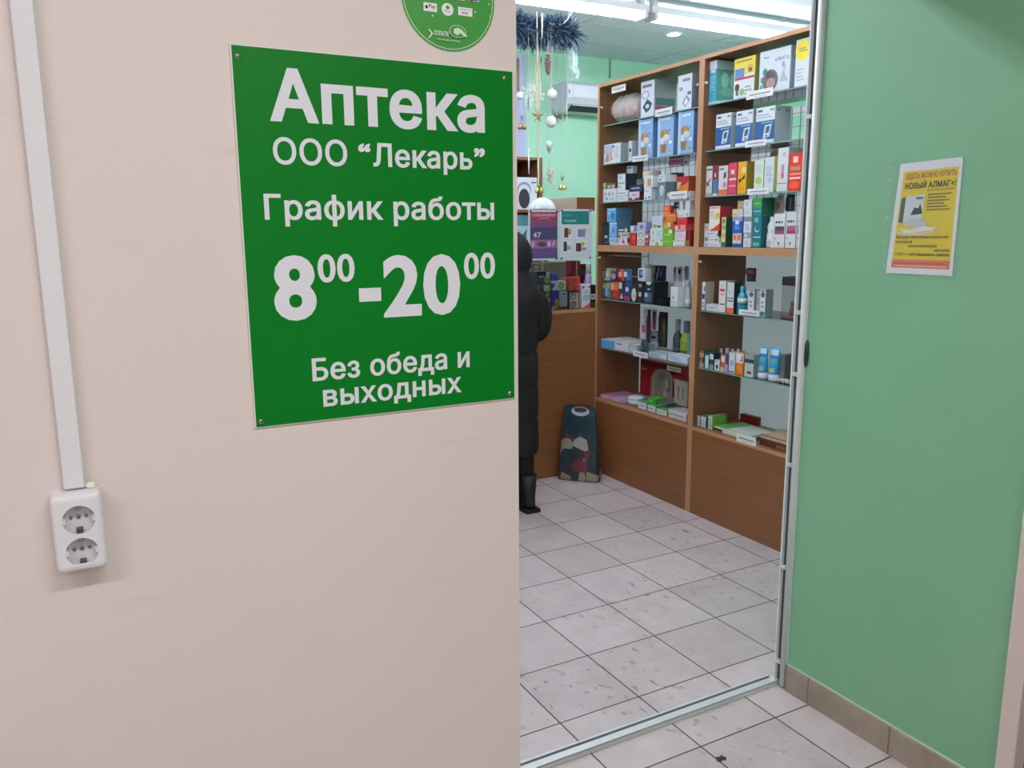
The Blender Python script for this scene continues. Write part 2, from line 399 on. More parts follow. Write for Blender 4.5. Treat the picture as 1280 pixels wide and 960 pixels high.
# ------------------------------------------------------------------ pharmacy sign
def wfr(px0, px1, y):  # frame on the cream wall from lower-left and upper-right pixels
    a = aty(*px0, y); b_ = aty(*px1, y)
    return (V((a.x, y, a.z)), V((b_.x-a.x, 0, 0)), V((0, 0, b_.z-a.z)), V((0, -1, 0)))
M_SIGN = plaster('sign_green_vinyl', '#007a22', '#027f25', 3, .02, .36)
M_LET = mat('#e2e4ee', .4)
M_SIGN.node_tree.nodes['Principled BSDF'].inputs['Specular IOR Level'].default_value = .18
sx0, sx1, sz0, sz1 = .2355, .6955, 1.194, 1.7585
sg = thing('pharmacy_sign', 'large green opening hours sign with white Cyrillic lettering on cream wall', 'sign', (.4655, YW, sz0))
k = MB(); k.box(sx0, sx1, YW-.004, YW, sz0, sz1, mat('#dfe3dc', .4)); k.box(sx0+.002, sx1-.002, YW-.0048, YW-.004, sz0+.0015, sz1-.002, M_SIGN); k.build('board', sg)
SY = YW-.0048
def sign_line(body, L, R_, T, bold, base=True):
    a = aty(*L, SY); b_ = aty(*R_, SY); t = aty(*T, SY); zb = (a.z+b_.z)/2
    vs, fs, bb = glyphs(body, bold)
    yb = 0 if base else bb[1]
    sc_ = (t.z-a.z)/(bb[3]-yb); k = MB()
    z0 = zb
    k.add([(a.x+(x-bb[0])/(bb[2]-bb[0])*(b_.x-a.x), SY-.0004, z0+(y-yb)*sc_) for x, y in vs], fs, M_LET)
    k.build('lettering', sg)
sign_line('Аптека', (337.4, 149.3), (606, 164), (366.6, 85.8), .034)
sign_line('ООО', (342, 204.6), (434.5, 207.2), (344, 171.0), .018)
sign_line('Лекарь', (466.6, 207.2), (590.5, 211.6), (466.6, 178.2), .026)
sign_line('“', (447.8, 190), (463, 190.4), (447.8, 178.8), .05, False)
sign_line('”', (592.5, 196.6), (606, 197), (592.5, 185), .05, False)
sign_line('График работы', (331, 273.3), (617.6, 274.7), (331, 241.5), .024)
sign_line('8', (344.2, 402), (397.1, 400), (344.2, 318.8), .04, False)
sign_line('00', (397.7, 354), (443.9, 352), (397.7, 317.9), .022, False)
sign_line('-', (449, 377.5), (476.6, 376), (449, 360.5), .03, False)
sign_line('20', (480, 396.5), (575.8, 394), (480, 317.3), .034, False)
sign_line('00', (580, 349.5), (618.8, 348), (580, 316), .022, False)
sign_line('Без обеда и', (390.7, 475), (587, 459), (390.7, 447), .024)
sign_line('выходных', (404.3, 507.3), (577, 490), (404.3, 486.8), .024)
for (px, py) in [(297, 70), (630.5, 98), (637.5, 491.5), (326.5, 527)]:
    q = aty(px, py, SY); k = MB(); b = bmesh.new(); bmesh.ops.create_uvsphere(b, u_segments=16, v_segments=8, radius=.0042)
    k.bm(b, mat('#b9b8b2', .25, .9), True, Matrix.Translation((q.x, SY, q.z)) @ Matrix.Diagonal((1, .6, 1, 1)))
    k.box(q.x-.003, q.x+.003, SY-.0028, SY-.0023, q.z-.0005, q.z+.0005, M_DARK); k.box(q.x-.0005, q.x+.0005, SY-.0028, SY-.0023, q.z-.003, q.z+.003, M_DARK)
    k.build('screw', sg)

# round payment sticker above the sign
cx, cz, RR = .5805, 1.8615, .0825
k = MB(); k.lathe([(RR, 0), (RR, .0006)], mat('#cfe3cf', .3), (cx, YW, cz), 64, Matrix.Rotation(PI/2, 4, 'X'))
fr = (V((cx-RR, YW-.0007, cz-RR)), V((2*RR, 0, 0)), V((0, 0, 2*RR)), V((0, -1, 0)))
def su(px, py): q = aty(px, py, YW-.0007); return ((q.x-cx+RR)/(2*RR), (q.z-cz+RR)/(2*RR))
def srect(l, t, r, b_, c): u0, v1 = su(l, t); u1, v0 = su(r, b_); return (u0, v0, u1, v1, c)
def stext(s_, l, t, r, b_, c, bold=.01): u0, v1 = su(l, t); u1, v0 = su(r, b_); return ('t', s_, u0, v0, u1, v1, c, bold)
def soval(x, y, rx, ry, c): u, v = su(x, y); u2, _ = su(x+rx, y); _, v2 = su(x, y-ry); return ('o', u, v, u2-u, v2-v, c)
G1c = mat('#45a047', .3)
k.art(fr, [('o', .5, .5, .495, .495, G1c), ('o', .5, .5, .478, .478, mat('#e8f2e4', .3)), ('o', .5, .5, .472, .472, G1c),
  srect(529, 2.5, 546, 15.5, '#f0f2f2'), soval(532.8, 8.6, 1.7, 2.2, '#16181a'), stext('Pay', 535.5, 4.8, 544, 12.6, '#2b2d33'),
  soval(559, 12, 7.4, 8, '#eef2f0'), soval(559, 9.5, 2.2, 2.4, '#4a8a52'), stext('Pay', 555.5, 12.6, 562.5, 16.5, '#7a8790', 0),
  srect(572, 8.6, 590, 21.5, '#f0f2f4'), stext('SAMSUNG', 574, 11, 588, 14, '#3b4a9a'), stext('pay', 577, 14.8, 585, 19.2, '#3b4a9a'),
  srect(565, -5, 580, 1.5, '#e8e0d0'), srect(585, -6, 598, 3, '#f2f2f2'), srect(586, -4, 591, 2, '#c03a35'), srect(591, -4, 597, 2, '#2a4aa0'),
  soval(540, 20, 1.2, 1.4, '#b9f0b4'), soval(593, 15.5, 1.2, 1.4, '#b9f0b4'), soval(612, 21, 1.0, 1.2, '#b9f0b4'), soval(610, 6, 1, 1, '#b9f0b4'),
  ('p', [su(534, 37), su(536, 37), su(540.5, 42.5), su(536, 48), su(534, 48), su(538.3, 42.5)], '#e6f3e2'),
  stext('ОПЛАТИ', 541.5, 38, 559.5, 46.5, '#e6f3e2', .03), stext('ТЕЛЕФОНОМ', 545, 48.3, 574, 53.5, '#d5eed0', .03),
  soval(571, 40, 10.5, 8, '#d6ecd2'), soval(571, 40, 9.7, 7.3, G1c),
  ('p', [su(566, 37), su(571, 35), su(576, 38), su(583, 46), su(580, 47), su(574, 42), su(571, 45), su(566, 42)], '#d6ecd2')])
tag(k.build('payment_sticker', None, (cx, YW, cz)), 'round green phone payment sticker on cream wall above the pharmacy sign', 'sticker')

# ------------------------------------------------------------------ cable duct and double socket
k = MB(); k.box(-.0315, -.0045, 1.266, YW, 1.139, CH, M_PLW, .0015)
k.box(-.0305, -.0055, 1.2645, 1.266, 1.141, CH, M_PLW, .0006)
tag(k.build('cable_duct', None, (-.018, YW, 1.139)), 'white plastic cable duct running up the cream wall above the socket', 'cable duct')
so = thing('double_socket', 'white double wall socket under the cable duct on cream wall', 'socket', (-.017, YW, 1.024))
X0, X1, Z0, Z1 = -.050, .015, 1.025, 1.137; FY = 1.242
k = MB()
def rrect(ins, y, r_):
    out = []
    for cx_, cz_, a0 in ((X1-ins-r_, Z1-ins-r_, 0), (X0+ins+r_, Z1-ins-r_, 90), (X0+ins+r_, Z0+ins+r_, 180), (X1-ins-r_, Z0+ins+r_, 270)):
        for q in range(7): a = math.radians(a0+15*q); out.append((cx_+r_*math.cos(a), y, cz_+r_*math.sin(a)))
    return out
rg = [rrect(0, YW, .008), rrect(0, FY+.010, .008), rrect(.0008, FY+.005, .0075), rrect(.003, FY+.0018, .006), rrect(.006, FY+.0008, .005), rrect(.012, FY+.0008, .003)]
k.add([v for r_ in rg for v in r_], [(i_*28+j, i_*28+(j+1) % 28, (i_+1)*28+(j+1) % 28, (i_+1)*28+j) for i_ in range(5) for j in range(28)], M_PLW, True)
k.build('housing', so)
holes = [(-.0165, 1.1005), (-.0165, 1.0535)]; HR = .0205; ZM = 1.077
k = MB(); px0, px1, pz0, pz1 = X0+.008, X1-.008, Z0+.008, Z1-.008
for (hx, hz), (za, zb) in zip(holes, [(ZM, pz1), (pz0, ZM)]):
    n_ = 48; ci = []; re_ = []
    for j in range(n_):
        a = 2*PI*j/n_; c_, s_ = math.cos(a), math.sin(a); ci.append((hx+HR*c_, FY, hz+HR*s_))
        tx = ((px1-hx) if c_ > 0 else (px0-hx))/c_ if abs(c_) > 1e-6 else 1e9; tz = ((zb-hz) if s_ > 0 else (za-hz))/s_ if abs(s_) > 1e-6 else 1e9
        t_ = min(tx, tz); re_.append((hx+t_*c_, FY, hz+t_*s_))
    for cxn, czn in [(px0, za), (px1, za), (px0, zb), (px1, zb)]:
        j = min(range(n_), key=lambda j: (re_[j][0]-cxn)**2+(re_[j][2]-czn)**2); re_[j] = (cxn, FY, czn)
    k.add(ci+re_, [(j, (j+1) % n_, n_+(j+1) % n_, n_+j) for j in range(n_)], M_PLW)
for za, zb, xa, xb in [(pz0, pz1, px0, px0), (pz0, pz1, px1, px1)]:
    k.quad((xa, FY, za), (xa, FY+.006, za), (xa, FY+.006, zb), (xa, FY, zb), M_PLW)
for z_ in (pz0, pz1): k.quad((px0, FY, z_), (px1, FY, z_), (px1, FY+.006, z_), (px0, FY+.006, z_), M_PLW)
k.build('cover_plate', so)
M_CUP = mat('#d9d9df', .4); M_PIN = mat('#8d8f96', .35, .6)
for hx, hz in holes:
    k = MB(); n_ = 48
    rim = [(hx+HR*math.cos(2*PI*j/n_), FY, hz+HR*math.sin(2*PI*j/n_)) for j in range(n_)]
    bot = [(hx+.0192*math.cos(2*PI*j/n_), FY+.015, hz+.0192*math.sin(2*PI*j/n_)) for j in range(n_)]
    k.add(rim+bot, [(j, (j+1) % n_, n_+(j+1) % n_, n_+j) for j in range(n_)], M_CUP, True)
    k.add(bot, [tuple(range(n_))], M_CUP)
    k.box(hx-.0205, hx-.0165, FY+.001, FY+.015, hz-.004, hz+.004, M_CUP); k.box(hx+.0165, hx+.0205, FY+.001, FY+.015, hz-.004, hz+.004, M_CUP)
    cup = k.build('socket_insert', so)
    R90 = Matrix.Rotation(PI/2, 4, 'X')
    for dx in (-.0095, .0095):
        k = MB(); k.lathe([(.0028, 0), (.0028, .0012)], mat('#b5b5bc', .5), (hx+dx, FY+.015, hz+.001), 16, R90); k.lathe([(.0016, 0), (.0016, .0016)], mat('#6e6e76', .5), (hx+dx, FY+.015, hz+.001), 12, R90); k.build('pin_hole', cup)
    k = MB(); k.lathe([(.0027, 0), (.0027, .002)], M_PIN, (hx, FY+.015, hz+.001), 16, R90); k.box(hx-.002, hx+.002, FY+.0128, FY+.0131, hz+.0006, hz+.0014, M_DARK); k.build('screw', cup)
    for s_ in (-1, 1):
        k = MB(); zc = hz+s_*.0168; k.box(hx-.0042, hx+.0042, FY+.002, FY+.0145, zc-.0028, zc+.0028, mat('#5c5a58', .35, .7) if s_ < 0 else mat('#8a8a8e', .35, .5)); k.build('earth_clip', cup)
k = MB(); b = bmesh.new(); bmesh.ops.create_cube(b, size=1)
bmesh.ops.bevel(b, geom=b.edges[:], offset=.2, segments=2, affect='EDGES')
k.bm(b, mat('#f1efe9', .4), False, Matrix.Translation((.002, 1.272, 1.1405)) @ Matrix.Rotation(.12, 4, 'Y') @ Matrix.Diagonal((.012, .012, .008, 1)))
k.build('knockout_tab', so)['label'] = 'small torn white plastic tab'

# ------------------------------------------------------------------ poster on the green wall
po = thing('wall_poster', 'yellow Cyrillic advertising poster in a clear punched sleeve on green wall', 'poster', (XG, 1.40, 1.37))
xs = XG-.002; c4 = [atx(1126, 205, xs), atx(1204, 196, xs), atx(1190, 345, xs), atx(1107, 341, xs)]   # TL TR BR BL of the paper
tl, tr, br, bl = c4
k = MB(); k.add([tl, tr, br, bl]+[V((XG-.0006, q.y, q.z)) for q in c4], [(0,1,2,3), (0,4,5,1), (1,5,6,2), (2,6,7,3), (3,7,4,0)], mat('#e3e3ea', .35))
fr = (bl, br-bl, tl-bl, V((-1, 0, 0)), tr-br-tl+bl)
YEL = '#dcc31a'
art = [(.075, .055, .955, .925, YEL), (.075, .055, .955, .13, '#d9705a'), (.12, .068, .9, .078, '#e8b0a0'), (.12, .09, .9, .105, '#c9523f'),
  ('t', 'ЗДЕСЬ МОЖНО КУПИТЬ', .13, .845, .93, .905, '#a0421f', .03), ('t', 'НОВЫЙ АЛМАГ+!', .13, .765, .93, .835, '#1c2c16', .04),
  ('t', 'на особых условиях', .50, .732, .92, .758, '#6a4c14', .015),
  ('l', .52, .56, .88, .72, 6, '#7d6f24'),
  ('o', .36, .385, .30, .035, '#cfcfb4'), ('o', .36, .40, .29, .03, YEL),
  ('p', [(.10,.47),(.17,.46),(.17,.70),(.10,.685)], '#3c5248'), ('p', [(.17,.46),(.47,.50),(.47,.715),(.17,.70)], '#ccd2d6'),
  ('p', [(.28,.53),(.46,.54),(.46,.56),(.42,.63),(.39,.59),(.33,.60)], '#28333c'), (.34, .67, .45, .69, '#5b6f80'),
  ('p', [(.18,.44),(.54,.42),(.54,.48),(.30,.50),(.20,.47)], '#b9c6cf'), ('p', [(.13,.41),(.30,.40),(.50,.43),(.72,.415),(.66,.395),(.34,.37),(.22,.365)], '#dfe0dc'),
  ('t', 'благодаря трём режимам воздействия', .10, .315, .90, .35, '#6a2c16', .02), ('t', '•ОСНОВНОЙ', .10, .278, .36, .308, '#3a2810', .025),
  ('t', '•ОБЕЗБОЛИВАЮЩИЙ', .30, .24, .74, .27, '#3a2810', .025), ('t', '•ДЕТСКИЙ', .70, .203, .93, .233, '#3a2810', .025),
  ('t', 'АЛМАГ+ - чтоб порадовались клиенты!', .11, .16, .93, .195, '#3a2810', .02)]
k.art(fr, art, .0002); k.build('printed_sheet', po)
slm = film('clear_sleeve', '#cfe6dc', .05)
e0, e1 = atx(1112, 203, xs), atx(1103, 341, xs)
k = MB(); x2 = XG-.004
ring = [V((x2, q.y, q.z)) for q in (e0, atx(1206, 194, xs), atx(1191, 347, xs), e1)]
k.add(ring+[V((x2+.0004, q.y, q.z)) for q in ring], [(0,1,2,3), (7,6,5,4)], slm)
for j in range(9):
    q = e0.lerp(e1, .06+.11*j); k.art((V((x2, q.y-.002, q.z)), V((0, -.004, 0)), V((0, 0, .006)), V((-1, 0, 0))), [('o', .9, .5, .5, .5, '#a8cdb8')])
s_ = k.build('clear_sleeve', po); s_['label'] = 'clear plastic punched sleeve'
q = atx(1196, 196, xs); k = MB(); k.sphere((XG-.006, q.y, q.z), .0022, mat('#e8ece8', .15, .6)); k.build('pin', po)

# ------------------------------------------------------------------ display cabinets
XC, XB = 2.83, 3.16
UP = {'T0': 2.10, 'T1': 1.88, 'T2': 1.66}; LOW = {'G1': 1.088, 'G2': .79}
Z = dict(UP, R=1.41, B=.476, **LOW)
def cabinet(y0, y1, which, label):
    c = thing('display_cabinet', label, 'cabinet', (2.99, (y0+y1)/2, 0))
    t = .018
    for a in (y0, y1-t):
        k = MB(); k.box(XC+.0012, XB, a, a+t, 0, 2.33, M_BEECHV); k.box(XC, XC+.0012, a, a+t, 0, 2.33, M_EDGE); k.build('side_panel', c)
    for nm, za, zb in (('top_panel', 2.312, 2.33), ('middle_shelf', 1.391, 1.4095), ('middle_rail', 1.372, 1.3905), ('bottom_shelf', .457, .4755)):
        k = MB(); k.box(XC+.0012, XB, y0+t, y1-t, za, zb, M_BEECH); k.box(XC, XC+.0012, y0+t, y1-t, za, zb, M_EDGE); k.build(nm, c)
    bx('front_panel', XC+.001, XC+.018, y0+t, y1-t, 0.0, .457, M_BEECH, c)
    for z_ in list(UP.values())+list(LOW.values()):
        k = MB(); k.box(XC+.026, XB-.006, y0+t+.001, y1-t-.001, z_-.006, z_-.0003, M_GLASS); k.box(XC+.024, XC+.026, y0+t+.001, y1-t-.001, z_-.006, z_-.0003, M_EDGEG); k.build('glass_shelf', c)
    bp = MB(); SHT = lambda ya_, yb_, za_, zb_: bp.quad((XB-.002, ya_, za_), (XB-.002, yb_, za_), (XB-.002, yb_, zb_), (XB-.002, ya_, zb_), M_SHEET if za_ > 1 else M_SHEETL)
    SHT(y0+t, y1-t, .4755, 1.372)
    gr = MB(); gw = mat('#8a929a', .4)  # white wires given grey: their backlit darkness is put into the colour
    if which == 'far': SHT(y0+t, y1-t, 1.41, 1.875); zt = 1.875
    else:
        ya = atx(1009, 150, XB).y; yb = atx(988, 150, XB).y
        SHT(yb, y1-t, 1.41, 2.07); SHT(y0+t, ya, 1.41, 2.07)
        SHT(ya, yb, 1.41, 1.86); SHT(ya, yb, 2.03, 2.07); zt = 2.07
    bp.build('back_panel', c)['label'] = 'white back panel'
    n_ = 17
    for j in range(n_):
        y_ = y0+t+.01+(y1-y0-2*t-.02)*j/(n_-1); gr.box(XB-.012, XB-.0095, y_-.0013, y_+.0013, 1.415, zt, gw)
    z_ = 1.42
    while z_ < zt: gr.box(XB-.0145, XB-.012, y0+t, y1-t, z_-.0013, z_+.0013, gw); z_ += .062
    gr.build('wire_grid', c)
    for z_ in (2.20, 1.335, ):
        for y_ in (y0+t+.012, y1-t-.012):
            k = MB(); k.lathe([(.006, 0), (.006, .012), (.004, .015)], M_ALU, (XC+.012, y_, z_), 12, Matrix.Rotation(-PI/2, 4, 'Y')); k.build('glass_clip', c)
    return c
cabinet(3.26, 4.158, 'far', 'tall beech pharmacy display cabinet beside the counter, farther of the pair')
cabinet(2.36, 3.259, 'near', 'tall beech pharmacy display cabinet next to the doorway, nearer of the pair')

# ---- goods helpers
TOP = {}
PLACED = []   # bounds of the goods already standing: later ones make room for them
def hits(b):
    e = .0003
    return [p for p in PLACED if all(b[2*i] < p[2*i+1]-e and p[2*i] < b[2*i+1]-e for i in range(3))]
GR = {'fT0': 'goods on the far cabinet', 'n': 'goods on the near cabinet'}
def yspan(l, r, t, z0, X):
    zb = z0; pm = None
    # solve the pixel row of mid height, then the y of both edges
    zt = atx((l+r)/2, t, X).z; zm = (zt+zb)/2
    lo, hi = t, t+200
    for _ in range(24):
        mid = (lo+hi)/2
        if atx((l+r)/2, mid, X).z > zm: lo = mid
        else: hi = mid
    ya, yb = atx(l, lo, X).y, atx(r, lo, X).y
    a_, b_ = (3.2795, 4.1385) if (ya+yb)/2 > 3.26 else (2.3795, 3.2395)
    top_ = min([q for q in ((2.3115, 2.0935, 1.8735, 1.6535, 1.371, 1.0815, .7835)) if q > z0+.03] or [9])
    return min(ya, b_), max(yb, a_), min(zt, top_-.0015)
def zof(z): return TOP[z] if z in TOP else Z[z]
def carton(label, l, r, t, z, d, front, art=(), side=None, X=2.862, key=None, name='medicine_box', cat='box', sart=(), rough=.42, h=None, group=None, topc=None, tilt=0):
    z0 = zof(z)
    yl, yr, zt = yspan(l, r, t, z0, X)
    yl -= .0006; yr += .0006
    if h: zt = z0+h
    zt = max(zt, z0+.012); z0 += .0004
    for _ in range(8):
        hs = hits((X, X+d, yr, yl, z0, zt))
        if not hs: break
        p = hs[0]; oy = min(yl, p[3])-max(yr, p[2]); oz = p[5]-z0
        if X+.006 < p[0]-.012: d = p[0]-X-.001
        elif 0 < oz < .016 and zt-p[5] > .012: z0 = p[5]+.0004; zt = max(zt, z0+.012)
        elif oy < .5*(yl-yr):
            if (yl+yr)/2 > (p[2]+p[3])/2: yr = p[3]+.0006
            else: yl = p[2]-.0006
        elif p[1]+d*.6 < 3.14:
            X = p[1]+.0015; d = min(d, 3.145-X); yl, yr, z2 = yspan(l, r, t, z0, X); zt = max(z0+.012, z2 if not h else z0+h)
        else: print('UNRESOLVED', label); break
    PLACED.append((X-.0006, X+d, yr, yl, z0, zt))
    k = MB(); mf = mat(front, rough); ms = mat(side or front, rough)
    k.box(X, X+d, yr, yl, z0, zt, ms, min(.0012, d*.1))
    k.art((V((X, yl, z0)), V((0, yr-yl, 0)), V((0, 0, zt-z0)), V((-1, 0, 0))), [(.015, .01, .985, .99, mf)]+list(art), .0003)
    if sart: k.art((V((X, yr, z0)), V((d, 0, 0)), V((0, 0, zt-z0)), V((0, -1, 0))), list(sart), .0003)
    # lid seam on top
    k.art((V((X, yl, zt)), V((0, yr-yl, 0)), V((d, 0, 0)), V((0, 0, 1))), [(.02, .05, .98, .065, mat('#8d8d92', .6))]+([(.02, .08, .98, .97, topc)] if topc else []), .0002)
    o = k.build(name, None, ((X+d/2), (yl+yr)/2, z0))
    if tilt: o.rotation_euler = (tilt, 0, 0)
    tag(o, label, cat, group)
    if key: TOP[key] = zt+.0002
    return o
def bottle(label, l, r, t, z, body, cap, X=2.90, capfrac=.22, shape='bottle', art=None, name='bottle', cat='bottle', key=None, group=None, alpha=None):
    z0 = zof(z); yl, yr, zt = yspan(l, r, t, z0, X); rr = abs(yl-yr)/2*.96; hh = zt-z0
    for _ in range(6):
        hs = hits((X, X+2*rr, yr, yl, z0+.0004, zt))
        if not hs: break
        p = hs[0]; oy = min(yl, p[3])-max(yr, p[2])
        if oy < .35*(yl-yr):
            sh_ = oy+.0005; s1 = 1 if (yl+yr)/2 > (p[2]+p[3])/2 else -1; yl += s1*sh_; yr += s1*sh_
        else: X = p[1]+.0015; yl, yr, zt = yspan(l, r, t, z0, X); rr = abs(yl-yr)/2*.96; hh = zt-z0
    else: print('UNRESOLVED', label)
    PLACED.append((X, X+2*rr, yr, yl, z0, zt))
    c_ = (X+rr, (yl+yr)/2, z0+.0004)
    o = thing(name, label, cat, c_, group); mb = mat(body, .3); mc = mat(cap, .4)
    hb = hh*(1-capfrac); k = MB()
    if shape == 'bottle': prof = [(rr*.9, 0), (rr, hb*.04), (rr, hb*.72), (rr*.85, hb*.84), (rr*.5, hb*.95), (rr*.45, hb)]; cr = rr*.55
    elif shape == 'jar': prof = [(rr*.9, 0), (rr, hb*.05), (rr, hb*.93), (rr*.92, hb)]; cr = rr
    elif shape == 'spray': prof = [(rr*.92, 0), (rr, hb*.04), (rr*.98, hb*.45), (rr*.8, hb*.62), (rr*.92, hb*.78), (rr*.6, hb*.93), (rr*.42, hb)]; cr = rr*.5
    else: prof = [(rr*.98, 0), (rr, hb*.05), (rr*.98, hb*.9), (rr*.94, hb)]; cr = rr*.9
    k.lathe(prof, mb, c_, 22)
    if art:
        for (va, vb, col) in art:   # printed label bands
            k.lathe([(rr*1.012, hb*va), (rr*1.012, hb*vb)], mat(col, .4), c_, 22)
    k.build('bottle_body', o)
    k = MB(); k.lathe([(cr*.98, hb), (cr, hb+.002), (cr*.97, hh-.002), (cr*.85, hh)], mc, c_, 18); k.build('cap', o)
    if key: TOP[key] = zt
    return o
def tube_pack(label, l, r, t, z, body, cap, X=2.88, art=()):
    # squeeze tube standing on its cap: round at the cap, flat at the crimp
    z0 = zof(z); yl, yr, zt = yspan(l, r, t, z0, X); rr = abs(yl-yr)/2*.96; hh = zt-z0
    for p in hits((X, X+2*rr, yr, yl, z0+.0004, zt)):
        if X < p[1]: X = p[1]+.001
    PLACED.append((X, X+2*rr, yr, yl, z0, zt))
    c_ = V((X+rr, (yl+yr)/2, z0+.0004))
    o = thing('cream_tube', label, 'tube', c_)
    hc = hh*.2; k = MB(); n_ = 24; vs = []; fs = []; rows = 7
    for i in range(rows):
        f = i/(rows-1); ax = rr*(1-f*.93)*.95; ay = rr*(.93+.07*f)
        for j in range(n_): a = 2*PI*j/n_; vs.append(c_+V((ax*math.cos(a), ay*math.sin(a), hc+(hh-hc)*f)))
    for i in range(rows-1):
        for j in range(n_): fs.append((i*n_+j, i*n_+(j+1) % n_, (i+1)*n_+(j+1) % n_, (i+1)*n_+j))
    fs.append(tuple((rows-1)*n_+j for j in range(n_))); k.add(vs, fs, mat(body, .3), True)
    for (va, vb, w_, col) in art:
        f0 = va; f1 = vb
        def P_(f, u): ax = rr*(1-f*.93)*.95+.0008; ay = rr*(.93+.07*f)+.0008; a = PI+u; return c_+V((ax*math.cos(a), ay*math.sin(a), hc+(hh-hc)*f))
        m_ = mat(col, .4); us = [-w_+2*w_*j/8 for j in range(9)]
        k.add([P_(f0, u) for u in us]+[P_(f1, u) for u in us], [(j, j+1, 10+j, 9+j) for j in range(8)], m_, True)
    k.build('tube_body', o)
    k = MB(); k.lathe([(rr*.8, 0), (rr*.9, .002), (rr*.92, hc)], mat(cap, .35), c_, 20); k.build('cap', o)
    return o
def price(label, l, t, r, b_, X=2.846):
    a = atx(l, (t+b_)/2+.0, X); q = atx(r, (t+b_)/2, X); z1 = atx((l+r)/2, t, X).z; z0 = atx((l+r)/2, b_, X).z
    k = MB(); k.box(X, X+.0015, q.y, a.y, z0, z1, mat('#e8e8e6', .4))
    k.art((V((X, a.y, z0)), V((0, q.y-a.y, 0)), V((0, 0, z1-z0)), V((-1, 0, 0))), [('l', .12, .3, .9, .7, 1, '#9a9a9a'), ('l', .3, .12, .8, .28, 1, '#b0b0b0')])
    k.build('tmp')
    o = C.objects['tmp']; o.name = 'price_tag'; o.data.name = 'price_tag'
    c_ = V((X, (a.y+q.y)/2, z0))
    for v in o.data.vertices: v.co -= c_
    o.location = c_
    return tag(o, label, 'price tag')
def pouch(label, l, r, t, z, col, art=(), X=2.87, d=.03, name='hanging_packet', cat='packet', h=None, zb=None):
    # flat sachet with a crimped header and a punched hang hole
    z0 = zb if zb is not None else zof(z)+.0004
    yl, yr, zt = yspan(l, r, t, z0, X); yl -= .0008; yr += .0008
    for _ in range(6):
        hs = hits((X-.001, X+d, yr, yl, z0, zt))
        if not hs: break
        p = hs[0]; oy = min(yl, p[3])-max(yr, p[2])
        if 0 < p[5]-z0 < .02: z0 = p[5]+.0006
        elif oy < .5*(yl-yr):
            if (yl+yr)/2 > (p[2]+p[3])/2: yr = p[3]+.0006
            else: yl = p[2]-.0006
        else: X = p[1]+.0015; yl, yr, z2 = yspan(l, r, t, z0, X)
    else: print('UNRESOLVED', label)
    zt = max(zt, z0+.015)
    PLACED.append((X-.0008, X+d, yr, yl, z0, zt))
    k = MB(); n_ = 6; w_ = yl-yr; vs = []; fs = []
    for i in range(n_+1):
        f = i/n_; z_ = z0+(zt-z0)*f; e = d/2*math.sin(PI*min(1, max(0.06, f*1.12)))**.6 if f < .86 else .0012
        e = max(e, .0012)
        for (uy, ux) in ((0, 0), (.2, -1), (.8, -1), (1, 0), (.8, 1), (.2, 1)):
            vs.append((X+d/2+ux*e, yl-w_*uy, z_))
    for i in range(n_):
        for j in range(6): fs.append((i*6+j, i*6+(j+1) % 6, (i+1)*6+(j+1) % 6, (i+1)*6+j))
    fs.append((0,1,2,3,4,5)); fs.append(tuple(n_*6+j for j in range(6)))
    k.add(vs, fs, mat(col, .3))
    k.art((V((X-.0006, yl, z0)), V((0, -w_, 0)), V((0, 0, zt-z0)), V((-1, 0, 0))), list(art), .0002)
    k.art((V((X+d/2-.0018, yl, z0)), V((0, -w_, 0)), V((0, 0, zt-z0)), V((-1, 0, 0))), [('o', .5, .935, .12, .02, '#2b2b2b')], .0002)
    return tag(k.build(name, None, (X+d/2, (yl+yr)/2, z0)), label, cat)
#GOODS
# ------------------------------------------------------------------ goods: far cabinet, upper part
FC = 'far cabinet'
B = '#16181c'
# top glass shelf
pt = atx(752, 138, 2.90); pe = atx(801, 135, 2.90); rr = .078
o = thing('plastic_bag_roll', 'clear plastic bag holding a pink-white roll lying on the top shelf of the far cabinet', 'plastic bag', (2.942, (pt.y+pe.y)/2, Z['T0']))
yc0, yc1 = pe.y+.018, min(pt.y-.012, 4.125); zc = Z['T0']+rr+.008
RX = Matrix.Rotation(-PI/2, 4, 'X')
k = MB(); k.lathe([(rr*.45, 0), (rr*.72, .02), (rr*.70, (yc1-yc0)-.05), (rr*.5, (yc1-yc0)-.03)], mat('#dcc8c0', .7), (2.942, yc0, zc-.012), 20, RX)
for j in range(5): k.box(2.884, 2.889, yc0+(yc1-yc0)*(.12+.14*j), yc0+(yc1-yc0)*(.2+.14*j), zc-.05, zc+.01, mat(['#c9a0a0', '#e6d9d6', '#b9868a', '#ddd2d2', '#c8a8a4'][j], .6))
PLACED.append((2.86, 3.05, yc0-.02, yc1, Z['T0'], zc+rr))
k.build('rolled_contents', o)
k = MB(); prof = []; L_ = yc1-yc0
for j in range(15):
    f = j/14; prof.append((rr*(.55+.45*min(1, 4*f, 4*(1-f)))*(1+.05*math.sin(j*2.3)), L_*f))
k.lathe(prof, film('clear_bag_film', '#ece8e6', .42, .15), (2.942, yc0, zc), 20, RX)
k.tube([(2.942, yc0+.003, zc), (2.94, yc0-.008, zc+.015), (2.935, yc0-.016, zc+.05)], [rr*.5, .012, .02], film('clear_bag_film', '#ece8e6', .42, .15), 12)
k.build('bag_film', o)
